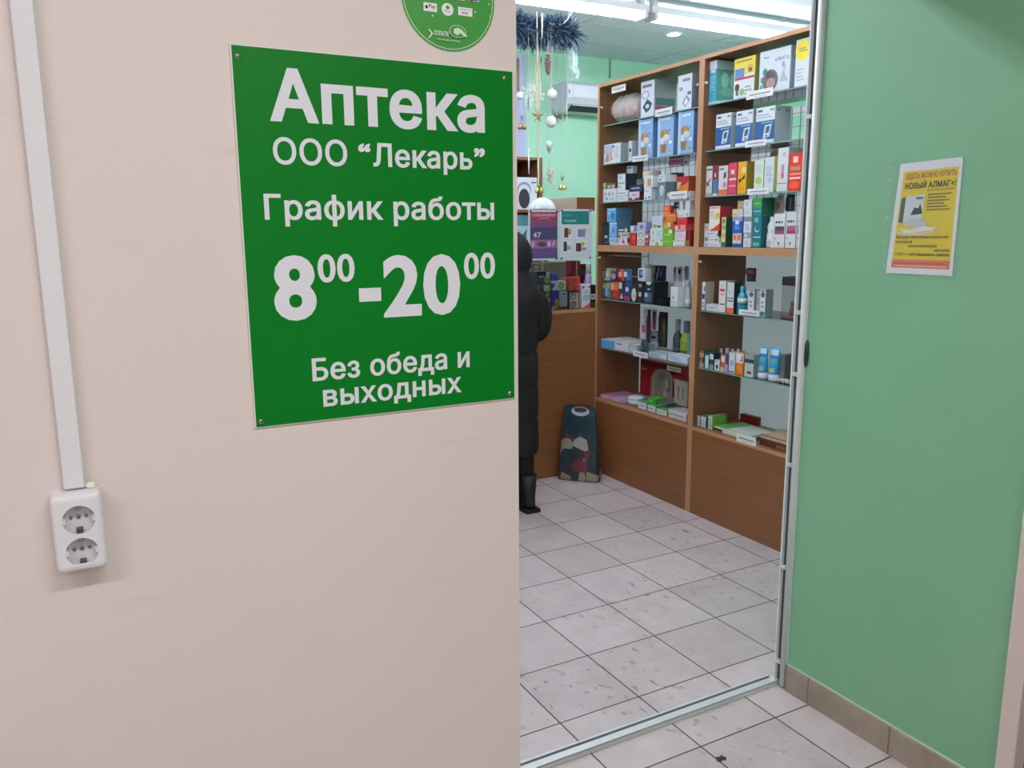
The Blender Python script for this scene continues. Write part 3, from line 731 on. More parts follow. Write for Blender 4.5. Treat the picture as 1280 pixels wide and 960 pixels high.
carton('white boxed device with dark green emblem on the top shelf of the far cabinet', 801, 818, 101, 'T0', .15, '#d5dbe6', [(.12, .82, .8, .9, '#6d7a85'), ('o', .35, .62, .3, .12, '#b4adb4'), ('o', .35, .62, .2, .08, '#dbe0e6'), ('p', [(.5,.5),(.85,.36),(.72,.2),(.42,.12),(.15,.3)], '#1f4f57'), ('o', .5, .3, .14, .06, '#d5dbe6')], '#8d9398', sart=[(.05, .30, .95, .50, '#2f6a60'), (.05, .03, .95, .28, '#8a3f4c')])
carton('white boxed inhaler with a blue-grey diamond drawing on the top shelf of the far cabinet', 847, 865, 93, 'T0', .11, '#d9dfe8', [(.35, .80, .85, .88, '#7d8894'), ('p', [(.35,.2),(.62,.42),(.9,.26),(.6,.06)], '#8ea0b8'), ('p', [(.48,.2),(.62,.32),(.76,.22),(.6,.11)], '#e9edf2'), ('o', .25, .6, .14, .06, '#9a9fae'), (.7, .4, .95, .5, '#66707c')], '#7d858c')
# second shelf
carton('wide white box with a photo of two hands on the far second shelf', 750, 776, 180, 'T1', .13, '#dfe0e4', [(.03, .5, .55, .93, '#b9c0d6'), ('p', [(.06,.1),(.22,.55),(.3,.5),(.34,.1)], '#b5857a'), ('p', [(.38,.12),(.33,.5),(.45,.55),(.58,.2)], '#caa79c'), (.5, .78, .62, .92, '#5d6190'), ('l', .66, .25, .92, .85, 6, '#b9bdc9')], '#989da2')
carton('narrow white box with black print beside the hands box on the second shelf', 785.5, 790, 176, 'T1', .10, '#d5d6d4', [(.2, .45, .8, .62, '#2d2f33'), ('l', .2, .2, .8, .4, 3, '#9a9a9a')], '#a9adb0')
for j, (l, r, t, w_) in enumerate([(798, 816, 148, 'leftmost'), (822, 842, 143.5, 'middle'), (847.5, 867, 138, 'rightmost')]):
    carton(f'tall light blue box with a brown picture, {w_} of three on the far cabinet', l, r, t, 'T1', .10, '#8db4de',
      [(.0, .0, .16, 1, '#b7d0e8'), (.22, .88, .8, .93, '#d6e4f2'), ('o', .45, .55, .27, .11, '#a07c4e'), ('o', .55, .46, .2, .08, '#d9d3c4'), ('o', .48, .60, .12, .05, '#b98f5c'), ('o', .3, .38, .12, .08, '#d7dce4'), ('p', [(.2,.3),(.58,.3),(.52,.09),(.26,.09)], '#9c6f43'), ('o', .82, .33, .1, .045, '#e6e2ec'), (.7, .1, .95, .15, '#c8a56f'), ('o', .78, .62, .05, .02, '#3c5878')], '#5f83ad', group='tall light blue boxes')
# third shelf
carton('white box printed with grey molecules on the third shelf of the far cabinet', 748.5, 770, 236, 'T2', .10, '#dfe2ea', [('o', .2, .6, .1, .14, '#bfb3c4'), ('o', .48, .6, .1, .14, '#a9a4b2'), ('o', .75, .6, .1, .14, '#bfb9c8'), ('o', .3, .25, .07, .1, '#77808a'), ('l', .5, .15, .9, .3, 2, '#9aa3ad')], key='mol')
carton('flat yellow and green packet on top of the molecule box', 749.5, 757.5, 229, 'mol', .07, '#7f8f5c', [(.0, .72, 1, .98, '#d8c85a'), (.1, .3, .9, .6, '#c9cfc0')])
carton('flat maroon and white packet on top of the molecule box', 758.5, 769.5, 231, 'mol', .07, '#5d2c33', [(.05, .7, .95, .95, '#c8a56f'), (.1, .2, .4, .6, '#d9d4d0'), (.55, .2, .9, .6, '#d9d4d0')])
carton('white box with thin green lines at the foot of the white stack', 771, 784.5, 238, 'T2', .10, '#dde3e6', [(.05, .72, .8, .79, '#4d565e'), (.05, .45, .6, .5, '#7d8790'), (.1, .15, .8, .3, '#b4d3c0'), (.75, .5, .98, .55, '#7d3a55')], key='wl')
carton('small white box second from the bottom of the white stack on the third shelf', 772, 782, 227, 'wl', .09, '#dfe5e9', [(.1, .75, .9, .85, '#5d6670'), (.1, .2, .5, .6, '#b9c6d2')], '#1f2740', key='w2')
carton('small white box with a pale blue print on top of the white stack', 772, 782, 217, 'w2', .09, '#dfe6ea', [(.05, .86, .95, .93, '#6a5560'), ('o', .4, .5, .25, .25, '#aebfce')], '#1c2338', key='w3')
carton('tiny white and blue box standing at the back of the white stack', 783.5, 791, 207.5, 'w3', .03, '#d4dde6', [(.1, .65, .8, .85, '#2f3f58'), (.3, .15, .8, .45, '#9db7d6')], X=2.905)
carton('small pink and white box with maroon base on the third shelf of the far cabinet', 786.5, 799.5, 239.5, 'T2', .09, '#e2d0da', [(.0, .0, 1, .3, '#7d2331'), ('p', [(.25,.42),(.7,.42),(.5,.1),(.3,.12)], '#e9dfe6'), (.3, .6, .75, .68, '#6b5f80')], '#5d1824', key='pk')
carton('dark navy box with white lettering on top of the pink and white box', 786.5, 803, 231, 'pk', .07, '#232440', [(.15, .35, .8, .62, '#8b8fb2')], '#14162a', key='nv')
carton('small grey-brown box on top of the dark navy box', 795.5, 802.5, 224, 'nv', .05, '#6b6a68', [(.1, .5, .9, .9, '#54504e')])
carton('white box with green specks under the orange picture pack on the third shelf', 804.8, 814.2, 235, 'T2', .09, '#e0e5ea', [(.1, .7, .7, .78, '#a5a9c2'), ('o', .3, .15, .12, .08, '#3c4a55'), ('o', .75, .2, .12, .1, '#515d66')], '#cfd6dc', key='wg')
carton('white pack with an orange-brown picture on the third shelf of the far cabinet', 804.6, 816.2, 219.5, 'wg', .06, '#dcdfe6', [(.32, .12, .8, .78, '#e3c9a8'), (.45, .15, .62, .72, '#c98a4a'), (.68, .15, .78, .75, '#8a5d3c')], '#d4d8de', key='wo')
carton('small cream box with rounded flower print on top of the orange picture pack', 803.4, 811.5, 214.5, 'wo', .05, '#dfcdb8', [('o', .4, .5, .3, .35, '#ead9c2')])
bottle('flat round grey-brown lidded jar on top of the orange picture pack', 812.5, 819, 213.5, 'wo', '#8d8482', '#7d7473', X=2.875, shape='jar', capfrac=.45, name='jar', cat='jar')
carton('grey-teal box with a white oval picture on the third shelf of the far cabinet', 822.3, 831.5, 227.5, 'T2', .10, '#7d9198', [('o', .55, .5, .27, .3, '#d8dde2'), (.1, .85, .9, .92, '#4c6168'), (.55, .3, .7, .6, '#8b959c')], '#5f7278', key='gt')
carton('small white box with a dark dot on top of the grey-teal oval box', 822.5, 831.5, 218, 'gt', .08, '#d5dde2', [(.2, .65, .7, .72, '#6c767e'), ('o', .35, .3, .14, .12, '#47525b')])
bottle('brown jar with a green and orange label on the third shelf of the far cabinet', 833, 845, 216, 'T2', '#7a5d40', '#4a3a2e', X=2.905, shape='jar', capfrac=.27, name='jar', cat='jar', art=[(.25, .85, '#7c8a3f'), (.08, .25, '#d08a3a')])
carton('small white box with brown food print at the front of the third shelf', 833.5, 847, 240.5, 'T2', .035, '#d9d5d0', [('p', [(.5,.3),(.95,.3),(.8,.9),(.6,.8)], '#a7763c'), (.05, .1, .4, .3, '#8a3440')], key='fd')
carton('small yellow and white box at the front right of the third shelf', 848, 862.5, 239, 'T2', .035, '#dcd8d2', [(.0, .72, 1, 1, '#caa23f'), ('o', .3, .4, .2, .25, '#a58a52'), (.6, .2, .9, .6, '#c4c0bc')], key='yw')
carton('red and orange striped box at the right end of the third shelf', 846, 860.5, 220.5, 'T2', .06, '#e08a2c', [('p', [(.0,1),(1,1),(1,.75),(.45,.55),(0,.8)], '#c02a3c'), ('p', [(0,.75),(.4,.75),(.2,.45),(0,.4)], '#e8dcc0')], '#b6532c', X=2.93)
# bottom row of the upper part
carton('dark green-black box at the left end of the row on the middle board', 753, 761.5, 278, 'R', .09, '#232f33', [(.3, .3, .75, .42, '#c4c9c6'), ('l', .2, .05, .9, .15, 1, '#69757a'), ('o', .4, .72, .3, .08, '#3a474c')])
carton('long white box at the bottom of the blue stack on the middle board', 762, 785, 304.5, 'R', .09, '#dfe4ea', [(.1, .3, .6, .6, '#b4c2d6'), (.75, .3, .95, .7, '#c4a8b8')], key='b0')
carton('flat pale blue box second from the bottom of the blue stack', 759, 770.5, 296.8, 'b0', .09, '#a9c4e4', [(.1, .4, .7, .6, '#7d9cc8')], key='b1')
carton('blue box in the middle of the blue stack on the middle board', 759.5, 771, 277.5, 'b1', .10, '#78b4e2', [(.0, .85, 1, .95, '#b8d8ee'), (.15, .35, .45, .8, '#a0cdea'), ('o', .55, .45, .22, .2, '#4c8cc6')], '#4f7ea0', key='b2')
carton('blue box topmost of the blue stack on the middle board', 758.5, 770, 260, 'b2', .12, '#62ace2', [(.05, .82, .95, .93, '#b5d8f0'), (.1, .5, .4, .75, '#9accec'), ('o', .65, .4, .2, .25, '#3c80c0')], '#4d7f9f', key='b3')
carton('white and magenta box on the long white box beside the blue stack', 772.5, 784.5, 297.5, 'b0', .08, '#e2dfe4', [('p', [(.4,0),(.75,0),(.55,1)], '#b04a78'), ('o', .2, .6, .12, .2, '#c9cdd4')], '#7d2740', key='c1')
carton('white and grey box with a black triangle beside the blue stack', 772.5, 785.5, 290.5, 'c1', .08, '#d6d9dc', [('p', [(.02,.1),(.22,.1),(.18,.8)], '#22303a'), (.35, .3, .98, .8, '#9da5ad')], key='c2')
carton('flat black box with a white label on the grey box beside the blue stack', 772.5, 787, 285, 'c2', .08, '#14343c', [(.05, .25, .5, .75, '#b9c9cf'), (.58, .1, .82, .9, '#d8dccc')])
carton('upright bright red box on the middle board of the far cabinet', 787, 794.8, 291, 'R', .07, '#d8382c', [(.05, .05, .4, .95, '#c42a2a'), ('o', .65, .6, .18, .1, '#e86a50')], '#8a1f20', key='rd')
carton('small teal and white box on top of the upright red box', 787.5, 795.5, 282, 'rd', .06, '#9cc6cc', [(.1, .3, .6, .9, '#dfe8e4'), (.65, .2, .95, .8, '#3c7890')])
carton('white box with two black circles on the middle board of the far cabinet', 796.2, 805.5, 289, 'R', .08, '#e4e2e2', [('o', .5, .74, .36, .19, '#3d3d42'), ('o', .5, .73, .29, .15, '#d0d2d0'), ('o', .5, .27, .36, .19, '#3d3d42'), ('o', .5, .26, .29, .15, '#cfd1cf')], '#c4c4c8', key='ci')
carton('small lilac box on top of the black circles box', 796.5, 807.5, 278, 'ci', .07, '#b6b5d6', [('o', .5, .5, .22, .25, '#77739c'), (.1, .8, .9, .9, '#d2d2e8')], '#8d8cb4', key='li')
carton('slim pink and white box next to the black circles box', 806.4, 810.4, 294, 'R', .07, '#b43a5c', [(.0, .75, 1, 1, '#ded4d8'), (.2, .3, .8, .5, '#d98aa2')])
carton('white box with a green leaf lowest in the white-green stack', 811.5, 828, 298.5, 'R', .08, '#dce5e0', [('p', [(.45,.05),(.75,.05),(.7,.45),(.55,.6)], '#86bf6a'), ('l', .08, .5, .5, .9, 3, '#a9b8ba'), (.85, .55, .98, .95, '#7fae8e')], key='g0')
carton('white and pale green box second in the white-green stack on the middle board', 812.5, 828, 285.5, 'g0', .08, '#d5e4e0', [(.1, .35, .4, .9, '#e8ead0'), (.22, .4, .3, .8, '#7d8a58'), ('l', .5, .15, .95, .8, 4, '#b0c2c6')], key='g1')
carton('clear-fronted white box with grey print on top of the white-green stack', 815, 828, 270, 'g1', .06, '#d0dade', [('o', .3, .2, .22, .12, '#8aa05c'), ('o', .7, .15, .18, .08, '#3f4a44'), ('l', .2, .4, .9, .95, 4, '#bcc8ce')])
carton('green box at the foot of the green and orange stack on the middle board', 829, 840, 286.5, 'R', .08, '#6cb02e', [(.1, .62, .8, .7, '#b4d860'), (.1, .2, .7, .3, '#8cc84a'), (.6, .75, .98, .98, '#cfe0b0')], '#8cc040', key='o0')
carton('green and orange box second in the green and orange stack', 829, 842.5, 277.5, 'o0', .08, '#a8b83c', [(.55, .0, 1, 1, '#d05a2c'), (.4, .3, .7, .95, '#c8c88a'), (.0, .6, .35, 1, '#d9962c')], '#c04a24', key='o1')
carton('orange box third in the green and orange stack', 829.5, 845.5, 267, 'o1', .08, '#e0742a', [(.2, .7, .8, .8, '#f0a878'), (.0, .0, .2, .6, '#b84a1c'), (.7, .1, .98, .25, '#7d8a2c')], '#b2551f', key='o2')
carton('red-orange box topmost of the green and orange stack', 829, 838, 257, 'o2', .08, '#dc5238', [('o', .45, .6, .3, .25, '#ec8458'), (.0, .0, 1, .18, '#e8a04a')], '#a83a2c')
carton('dark navy box with a white dash above the orange stack', 839, 850, 252.5, 'o2', .06, '#1c2238', [(.45, .62, .75, .74, '#c6cbd6'), (.05, .0, .3, .4, '#caa29a'), (.45, .02, .85, .42, '#d8cfc6')], X=2.885)
carton('white box with chips along its edge in front of the green box', 840.8, 855.5, 300.3, 'R', .05, '#d9e4dc', [(.2, .1, .8, .25, '#a9c0b2'), ('o', .2, .85, .12, .12, '#b4c6c6'), ('o', .5, .85, .06, .12, '#47607a'), ('o', .8, .85, .1, .12, '#a9c4d8')], key='p0')
carton('pale pink box above the chipped white box on the middle board', 843.5, 857.5, 287, 'p0', .06, '#e2cfdc', [(.05, .8, .9, .9, '#b06aa0'), ('l', .1, .15, .9, .7, 3, '#c9b2c6')], '#8a1f2c', key='p1')
carton('red and white striped box above the pale pink box', 843.5, 857.5, 280.5, 'p1', .07, '#d84a44', [(.45, .55, .95, .8, '#f0b4a8'), (.55, .15, .9, .4, '#f0d0cc'), (.0, .0, .3, .7, '#d9d0c0')], key='p2')
carton('crimson box above the red and white striped box', 846, 858.5, 271.5, 'p2', .07, '#c83040', [(.05, .8, .95, .95, '#d85a60')], key='p3')
carton('white cutlery pack box near the right side of the middle board', 846.5, 862, 262.5, 'p3', .07, '#dbe4e2', [(.1, .2, .6, .3, '#9fb0ae'), (.75, .2, .85, .5, '#5d6a6e')], key='p4')
carton('white box with two grey fork shapes topmost on the right of the middle board', 848.5, 862.5, 251, 'p4', .06, '#d9d8de', [('p', [(.4,0),(.55,0),(.62,1),(.36,1)], '#6d6a78'), (.0, .0, .1, 1, '#a9a8b4')])
carton('dark red box at the right end of the middle board of the far cabinet', 859.2, 862.6, 287, 'R', .07, '#8c1f26', [(.0, .45, 1, .5, '#5d1418'), (.1, .02, .9, .4, '#8a6a48')])
# packs hooked under the second shelf
for lab, l, t, r, b_, c_, a_ in [('flat pink sachet', 834, 199.5, 853, 205.5, '#d07a9c', [(.1, .05, .9, .25, '#ece2e8')]), ('small white sachet with a grey dot', 852.5, 194, 860, 201.5, '#dfe2e6', [('o', .6, .45, .2, .2, '#59636c')])]:
    q0 = atx(l, b_, 2.98); pouch(f'{lab} hanging under the second shelf of the far cabinet', l, r, t, None, c_, a_, X=2.965, d=.02, zb=min(q0.z, 1.833))
price('white price strip at the top left corner of the far cabinet', 764.5, 106.5, 782, 115)
price('white price strip on the edge of the top glass shelf of the far cabinet', 819, 135.5, 840, 144.5)
price('white price strip on the second shelf of the far cabinet', 790.5, 194.5, 809.5, 201.5)
price('white price strip on the third shelf of the far cabinet', 837, 239, 858.5, 248.5)

# ------------------------------------------------------------------ goods: near cabinet, upper part
carton('teal and blue tall box on the top shelf of the near cabinet', 880, 895.5, 77, 'T0', .16, '#3aa2c0', [(.0, .8, 1, 1, '#d3dde2'), (.2, .72, .8, .79, '#c4e0ea'), ('l', .1, .3, .8, .65, 6, '#86cbdc'), (.0, .0, 1, .06, '#8fd0de')], '#4c8f88', sart=[(.0, .8, 1, 1, '#aab8b8'), ('o', .35, .55, .16, .18, '#7fb8a2'), ('o', .7, .55, .16, .18, '#7fb8a2'), ('o', .5, .28, .3, .1, '#69a890'), ('p', [(0,.0),(1,.1),(1,.16),(0,.05)], '#bfe0d6')])
carton('yellow and white box with a red ribbon line on the near top shelf', 917.5, 943.5, 72, 'T0', .10, '#d9dde0', [(.0, .58, 1, 1, '#ddc83c'), (.1, .9, .85, .94, '#8a7c2a'), (.05, .5, .5, .75, '#4f7fb4'), (.05, .46, 1, .52, '#b83a3c'), ('o', .78, .72, .14, .1, '#c6a24a'), (.7, .62, .86, .72, '#54493c'), ('o', .18, .28, .11, .1, '#33302f'), (.12, .08, .25, .22, '#5d5a58'), ('o', .42, .15, .12, .09, '#8fb06a'), ('l', .55, .05, .95, .3, 3, '#9aa3a6')], '#8d8440')
carton('large white device box with a dark round photo on the near top shelf', 949, 988, 61, 'T0', .12, '#ccd6dc', [('t', 'АЛМАГ-01', .5, .70, .95, .79, '#47535c', .015), (.14, .82, .32, .85, '#7d8a94'), ('o', .2, .5, .075, .09, '#2f8c86'), ('o', .12, .32, .06, .075, '#3c968e'), ('o', .1, .16, .05, .06, '#3c968e'), ('o', .38, .28, .25, .26, '#6d5a5a'), ('o', .32, .42, .08, .09, '#4a3a3a'), ('o', .44, .38, .08, .09, '#564646'), ('o', .4, .22, .14, .12, '#a58a88'), ('p', [(.68,.2),(.8,.55),(.86,.6),(.83,.4),(.95,.2)], '#aab4b9'), ('o', .78, .6, .05, .07, '#9aa4aa')], '#8c969c')
carton('tall white box with a round yellow seal on the near cabinet top shelf', 994, 1014.5, 48, 'T0', .10, '#d3dadd', [('o', .44, .76, .44, .22, '#dccb34'), ('l', .22, .72, .7, .82, 2, '#7d7430'), ('l', .1, .1, .6, .4, 4, '#b4bcc0'), ('o', .88, .36, .08, .16, '#3c4448')])
price('white price strip on the top shelf of the near cabinet', 933, 112, 966, 122)
for j, (l, r, t, w_) in enumerate([(894.5, 914, 142, 'leftmost'), (919.5, 941, 138, 'middle'), (944.5, 968.5, 133.5, 'rightmost')]):
    carton(f'blood pressure monitor box in white and dark blue, {w_} of three on the near cabinet', l, r, t, 'T1', .10, '#d9e0e6',
      [(.0, .1, 1, .62, '#28598c'), (.0, .1, .4, .2, '#2c4fa0'), ('l', .3, .54, .9, .6, 1, '#8fb4d6'), ('p', [(.4,.14),(.74,.17),(.86,.52),(.5,.49)], '#cdd9e2'), ('p', [(.52,.27),(.72,.29),(.78,.47),(.57,.455)], '#3d5f70'), ('o', .6, .2, .07, .025, '#4c6a80'), (.1, .87, .34, .93, '#56616c'), (.74, .87, .96, .93, '#8a949c'), ('l', .1, .68, .8, .82, 2, '#aab6c0')], '#98a1a5', group='blood pressure monitor boxes', sart=[(.1, .86, .3, .92, '#6d7478'), (.62, .86, .85, .92, '#7a8185')])
price('white price strip on the second shelf of the near cabinet', 931.5, 175, 957.5, 183)
q0 = atx(972, 182, 2.99); pouch('flat pink and white sachet hanging under the second shelf of the near cabinet', 961, 984, 176, None, '#e3c9d2', [(.05, .1, .5, .5, '#c0607c'), (.55, .3, .95, .8, '#f2eaea')], X=3.05, d=.02, zb=1.81)
for lab, l, r, t, c_, a_, sd in [
  ('white slim box with red and black strokes, left end of the near cabinet third shelf', 880, 890.5, 207.5, '#ddd6d8', [(.1, .85, .95, .9, '#54504e'), ('p', [(.1,.4),(.8,.6),(.85,.55),(.15,.3)], '#a5474e'), ('p', [(.1,.5),(.6,.35),(.6,.3),(.1,.42)], '#4a4448'), (.0, .0, 1, .1, '#d0a898')], '#2f5a4c'),
  ('slim box dark red above and blue below on the near cabinet third shelf', 891.3, 897.2, 207, '#4677a6', [(.0, .55, 1, 1, '#8c2034'), (.3, .62, .6, .75, '#e0d0d4'), (.0, .0, 1, .06, '#d6dee6')], '#4a6a60'),
  ('white box with an orange lower edge on the near cabinet third shelf', 898, 909.6, 207, '#d8d4da', [(.0, .0, 1, .2, '#dc6a4a'), ('o', .3, .25, .25, .06, '#ead0c8'), ('p', [(.5,.55),(.85,.6),(.8,.8),(.6,.75)], '#4a3a44'), (.1, .85, .6, .92, '#7d7a80'), ('o', .7, .35, .2, .1, '#b88aa8')], '#8c6a6a'),
  ('magenta-red box with a pale square on the near cabinet third shelf', 910.4, 921, 203.5, '#cc3a5a', [(.3, .6, .7, .78, '#ead2d0'), (.1, .45, .95, .52, '#f0c4c8'), (.1, .25, .9, .3, '#e09aa8'), ('o', .45, .6, .25, .06, '#8a6a5a')], '#8c2740'),
  ('bright yellow-orange box with black brush marks on the near cabinet third shelf', 922, 933, 202, '#e3a41f', [(.45, .66, .9, .82, '#ead9b4'), ('p', [(.1,.42),(.4,.5),(.5,.42),(.2,.34)], '#3c2c10'), ('p', [(.5,.5),(.85,.6),(.85,.5),(.6,.42)], '#3c2c10'), (.2, .12, .8, .2, '#d98a18')], '#927c22'),
  ('pale green-white box with a lime circle on the near cabinet third shelf', 942.5, 954.3, 200, '#d2ddd0', [('o', .5, .38, .36, .12, '#a9cc6a'), ('l', .15, .6, .9, .85, 4, '#b9c6c2'), ('o', .55, .1, .15, .05, '#56646a')], '#c4cf8c'),
  ('pale blue-white box with tiny print on the near cabinet third shelf', 955.2, 967.4, 196, '#cfdae2', [('l', .2, .45, .85, .75, 5, '#a2b2c4'), ('o', .6, .35, .25, .08, '#b2c4d4')], '#c9cc74'),
  ('tall white box with a pink and blue bar on the near cabinet third shelf', 971.5, 985, 184.5, '#d8d8dc', [(.38, .32, .66, .62, '#b88aa8'), (.4, .3, .64, .42, '#dc6a50'), ('o', .6, .84, .13, .045, '#c46a5c'), ('o', .6, .84, .08, .028, '#d8d8dc'), (.05, .18, .95, .2, '#7a8290')], '#b4b8bc'),
  ('bright red box with pale stripes at the right end of the near cabinet third shelf', 986, 1002, 192, '#dc2f22', [(.3, .76, .68, .92, '#ecd2cc'), (.1, .55, .9, .66, '#b48a6a'), (.05, .43, 1, .48, '#e89a9c'), (.08, .32, .95, .37, '#f2d2cc'), ('o', .5, .16, .4, .1, '#ee5a30')], '#9c1f1c')]:
    carton(lab, l, r, t, 'T2', .09, c_, a_, sd)
carton('dark red box partly hidden behind the bright red striped box', 987, 995.5, 187, 'T2', .04, '#94161c', [(.1, .85, .9, .93, '#b43a3c')], X=2.965)
price('long white price strip with a teal end on the third shelf of the near cabinet', 934, 235.5, 961, 243)
# bottom row of the upper part
carton('flat white box lowest of the white pile on the near middle board', 872.5, 901, 303.3, 'R', .10, '#dcdde2', [(.05, .2, .3, .8, '#b8b4c2'), ('l', .4, .3, .9, .7, 1, '#a4a8b4')], key='k0')
carton('flat white box with mauve print, second of the white pile on the near middle board', 873, 898.5, 296, 'k0', .10, '#dcdee4', [(.05, .3, .3, .9, '#8d86a0'), ('o', .85, .5, .06, .2, '#6d7484'), ('l', .35, .3, .8, .7, 1, '#b0b4c0')], key='k1')
carton('flat white box with grey corner, third of the white pile on the near middle board', 874, 898, 288.5, 'k1', .10, '#dadce2', [('p', [(.85,.2),(.98,.2),(.98,.8)], '#66707c'), ('l', .2, .3, .7, .7, 1, '#aeb2be')], '#3c4048', key='k2')
carton('small beige speckled box on top of the white pile on the near middle board', 873, 885.5, 279.5, 'k2', .08, '#d2c6b6', [('o', .3, .5, .14, .25, '#b09a84'), ('o', .65, .4, .14, .25, '#a8917c')], key='k3')
carton('tan box standing behind the beige speckled box', 879.5, 886, 263.5, 'k3', .03, '#c4a884', [(.1, .6, .9, .7, '#a58a60')], X=2.90)
carton('white box with a yellow sun and a red corner on the white pile', 886.3, 900, 257.5, 'k2', .08, '#e6e2dc', [('p', [(.0,.0),(1,.0),(1,.3),(.5,.12)], '#cc4a2c'), ('o', .75, .58, .24, .15, '#e0cc5a'), ('o', .8, .62, .15, .1, '#d9bc3c'), (.05, .9, .9, .95, '#d8745c'), ('l', .1, .5, .5, .8, 4, '#b9b5ae')], '#b02426')
carton('slim green and yellow upright box on the near middle board', 901.7, 907.3, 271, 'R', .08, '#c8c48a', [(.0, .0, 1, .16, '#2f6e50'), (.15, .18, .8, .55, '#ded9a2'), ('o', .5, .38, .25, .1, '#c9ac3c'), ('o', .5, .86, .3, .07, '#4c8a50'), (.0, .6, 1, .7, '#b0a258')], '#1f4a38')
carton('dark maroon box at the bottom under the small teal box on the near middle board', 908.5, 914.2, 284, 'R', .05, '#4a2a28', [(.1, .2, .9, .35, '#6a4038')], X=2.90, key='t0')
carton('small teal and white box above the dark maroon box on the near middle board', 908.8, 914.8, 270.5, 't0', .05, '#8cc0bc', [(.0, .0, 1, .42, '#dfe8e6'), (.1, .6, .9, .8, '#5fa6a8')], X=2.895)
carton('blue box with two orange pictures on the near middle board', 915, 927.6, 291, 'R', .08, '#2a5aa4', [(.05, .25, .95, .98, '#c9b4b4'), ('o', .28, .68, .15, .2, '#e07a34'), ('o', .7, .68, .15, .2, '#e07a34'), ('o', .28, .38, .1, .1, '#ead2c6'), ('o', .7, .38, .1, .1, '#ead2c6')], '#22488a', key='u0')
carton('royal blue box with a white label above the orange pictures box', 915.4, 928.2, 271, 'u0', .08, '#2450b4', [(.0, .72, 1, 1, '#8f9ab4'), (.3, .52, .65, .76, '#d4deec'), ('l', .25, .2, .75, .45, 2, '#86a6e0')], '#1c3e86', key='u1')
carton('small cream box on top of the royal blue box', 915.4, 921.6, 261.5, 'u1', .06, '#d8c4a4', [(.2, .2, .8, .4, '#b89a70')], key='u2')
carton('small pinkish white box on top of the royal blue box', 922.2, 928.4, 261.5, 'u1', .06, '#dcd2d4', [('l', .2, .3, .8, .8, 2, '#b8a8b0')], key='u3')
carton('tan box topmost above the royal blue box on the near middle board', 922, 930, 251, 'u3', .05, '#c4a47c', [(.1, .1, .9, .25, '#a88a5c')], X=2.885)
for lab, l, r, t, z_, c_, a_, sd, ky in [
  ('white and grey box at the bottom of the stack beside the royal blue box', 929, 938.8, 291, 'R', '#d4d7dc', [(.0, .62, 1, 1, '#8c96a4'), (.1, .7, .5, .92, '#c4d0da'), ('l', .15, .12, .8, .5, 3, '#a9b2be')], '#b0b4ba', 'x0'),
  ('grey topped white box second in the stack beside the royal blue box', 929.4, 939.4, 271, 'x0', '#d8dade', [(.0, .7, 1, 1, '#7c8698'), ('l', .2, .15, .85, .55, 3, '#a2aab6')], '#aeb2b8', 'x1'),
  ('white box third in the stack beside the royal blue box', 929.8, 939.8, 261, 'x1', '#d9dfe2', [('l', .15, .2, .85, .8, 3, '#a6b2ba')], '#aeb2b8', 'x2'),
  ('white box topmost in the stack beside the royal blue box', 929.8, 940, 249.5, 'x2', '#d6dddf', [('l', .15, .2, .7, .8, 4, '#aab6bc')], '#aeb2b8', 'x3'),
  ('tall teal box with a white swirl on the near middle board', 940.6, 951.8, 271, 'R', '#157078', [(.15, .82, .6, .97, '#6cb4b8'), ('o', .5, .6, .28, .1, '#c4dede'), ('o', .56, .63, .24, .09, '#157078'), (.1, .32, .9, .36, '#d4e4e2'), (.1, .05, .8, .16, '#7db0b4')], '#0f545c', 'y0'),
  ('green and teal box on top of the tall teal box', 941, 952.4, 247.5, 'y0', '#2c7f86', [(.0, .5, 1, 1, '#3f9c4c'), (.15, .68, .85, .74, '#8cc890'), (.1, .25, .9, .32, '#8cc0c4')], '#256a50', 'y1')]:
    carton(lab, l, r, t, z_, .08, c_, a_, sd, key=ky)
bottle('white shampoo-shaped bottle with a small black mark on the near middle board', 953.4, 963.6, 271, 'R', '#dbe2e2', '#d2d8da', X=2.88, capfrac=.12, shape='spray', art=[(.18, .3, '#d0d6d6')], key='bt')
carton('white-green box with black marks behind the white bottle', 953.2, 959.6, 246.8, 'R', .04, '#d8e4d6', [(.2, .84, .8, .88, '#33443c'), (.1, .72, .7, .76, '#4a5a52'), (.0, .95, 1, 1, '#8cc890')], X=2.93)
carton('white box with a black phone shape behind the white bottle', 960.4, 966, 247, 'R', .04, '#b9c4bc', [(.15, .68, .85, .82, '#24302c'), (.25, .7, .75, .8, '#9aa6a0'), (.0, .84, 1, 1, '#6d8a78')], X=2.93)
for j, (l, r, t, c2, w_) in enumerate([(967, 981, 267, '#3a4650', 'leftmost'), (982, 995, 265.5, '#a8607a', 'middle'), (996, 1006, 265, '#a8607a', 'rightmost')]):
    carton(f'white box with a {"black" if j == 0 else "rose"} label band, {w_} of three on the near middle board', l, r, t, 'R', .08, '#d9dadf',
      [(.1, .45, .95, .63, c2), (.1, .40, .95, .5, '#a03a54'), ('p', [(.15,.72),(.35,.72),(.35,.78),(.15,.78)], '#3c4048'), (.4, .72, .6, .78, '#3c4048'), (.66, .72, .8, .78, '#4a4e56'), ('o', .2, .28, .08, .02, '#5d636c'), ('o', .5, .14, .1, .035, '#5d636c'), ('o', .5, .1, .05, .03, '#8a8f96')], '#c6c8cc', group='white boxes with label bands')
carton('narrow white box wedged beside the black-banded white box', 964, 966.6, 272, 'R', .05, '#dfe2e4', [(.2, .5, .8, .6, '#b4b9bd')])
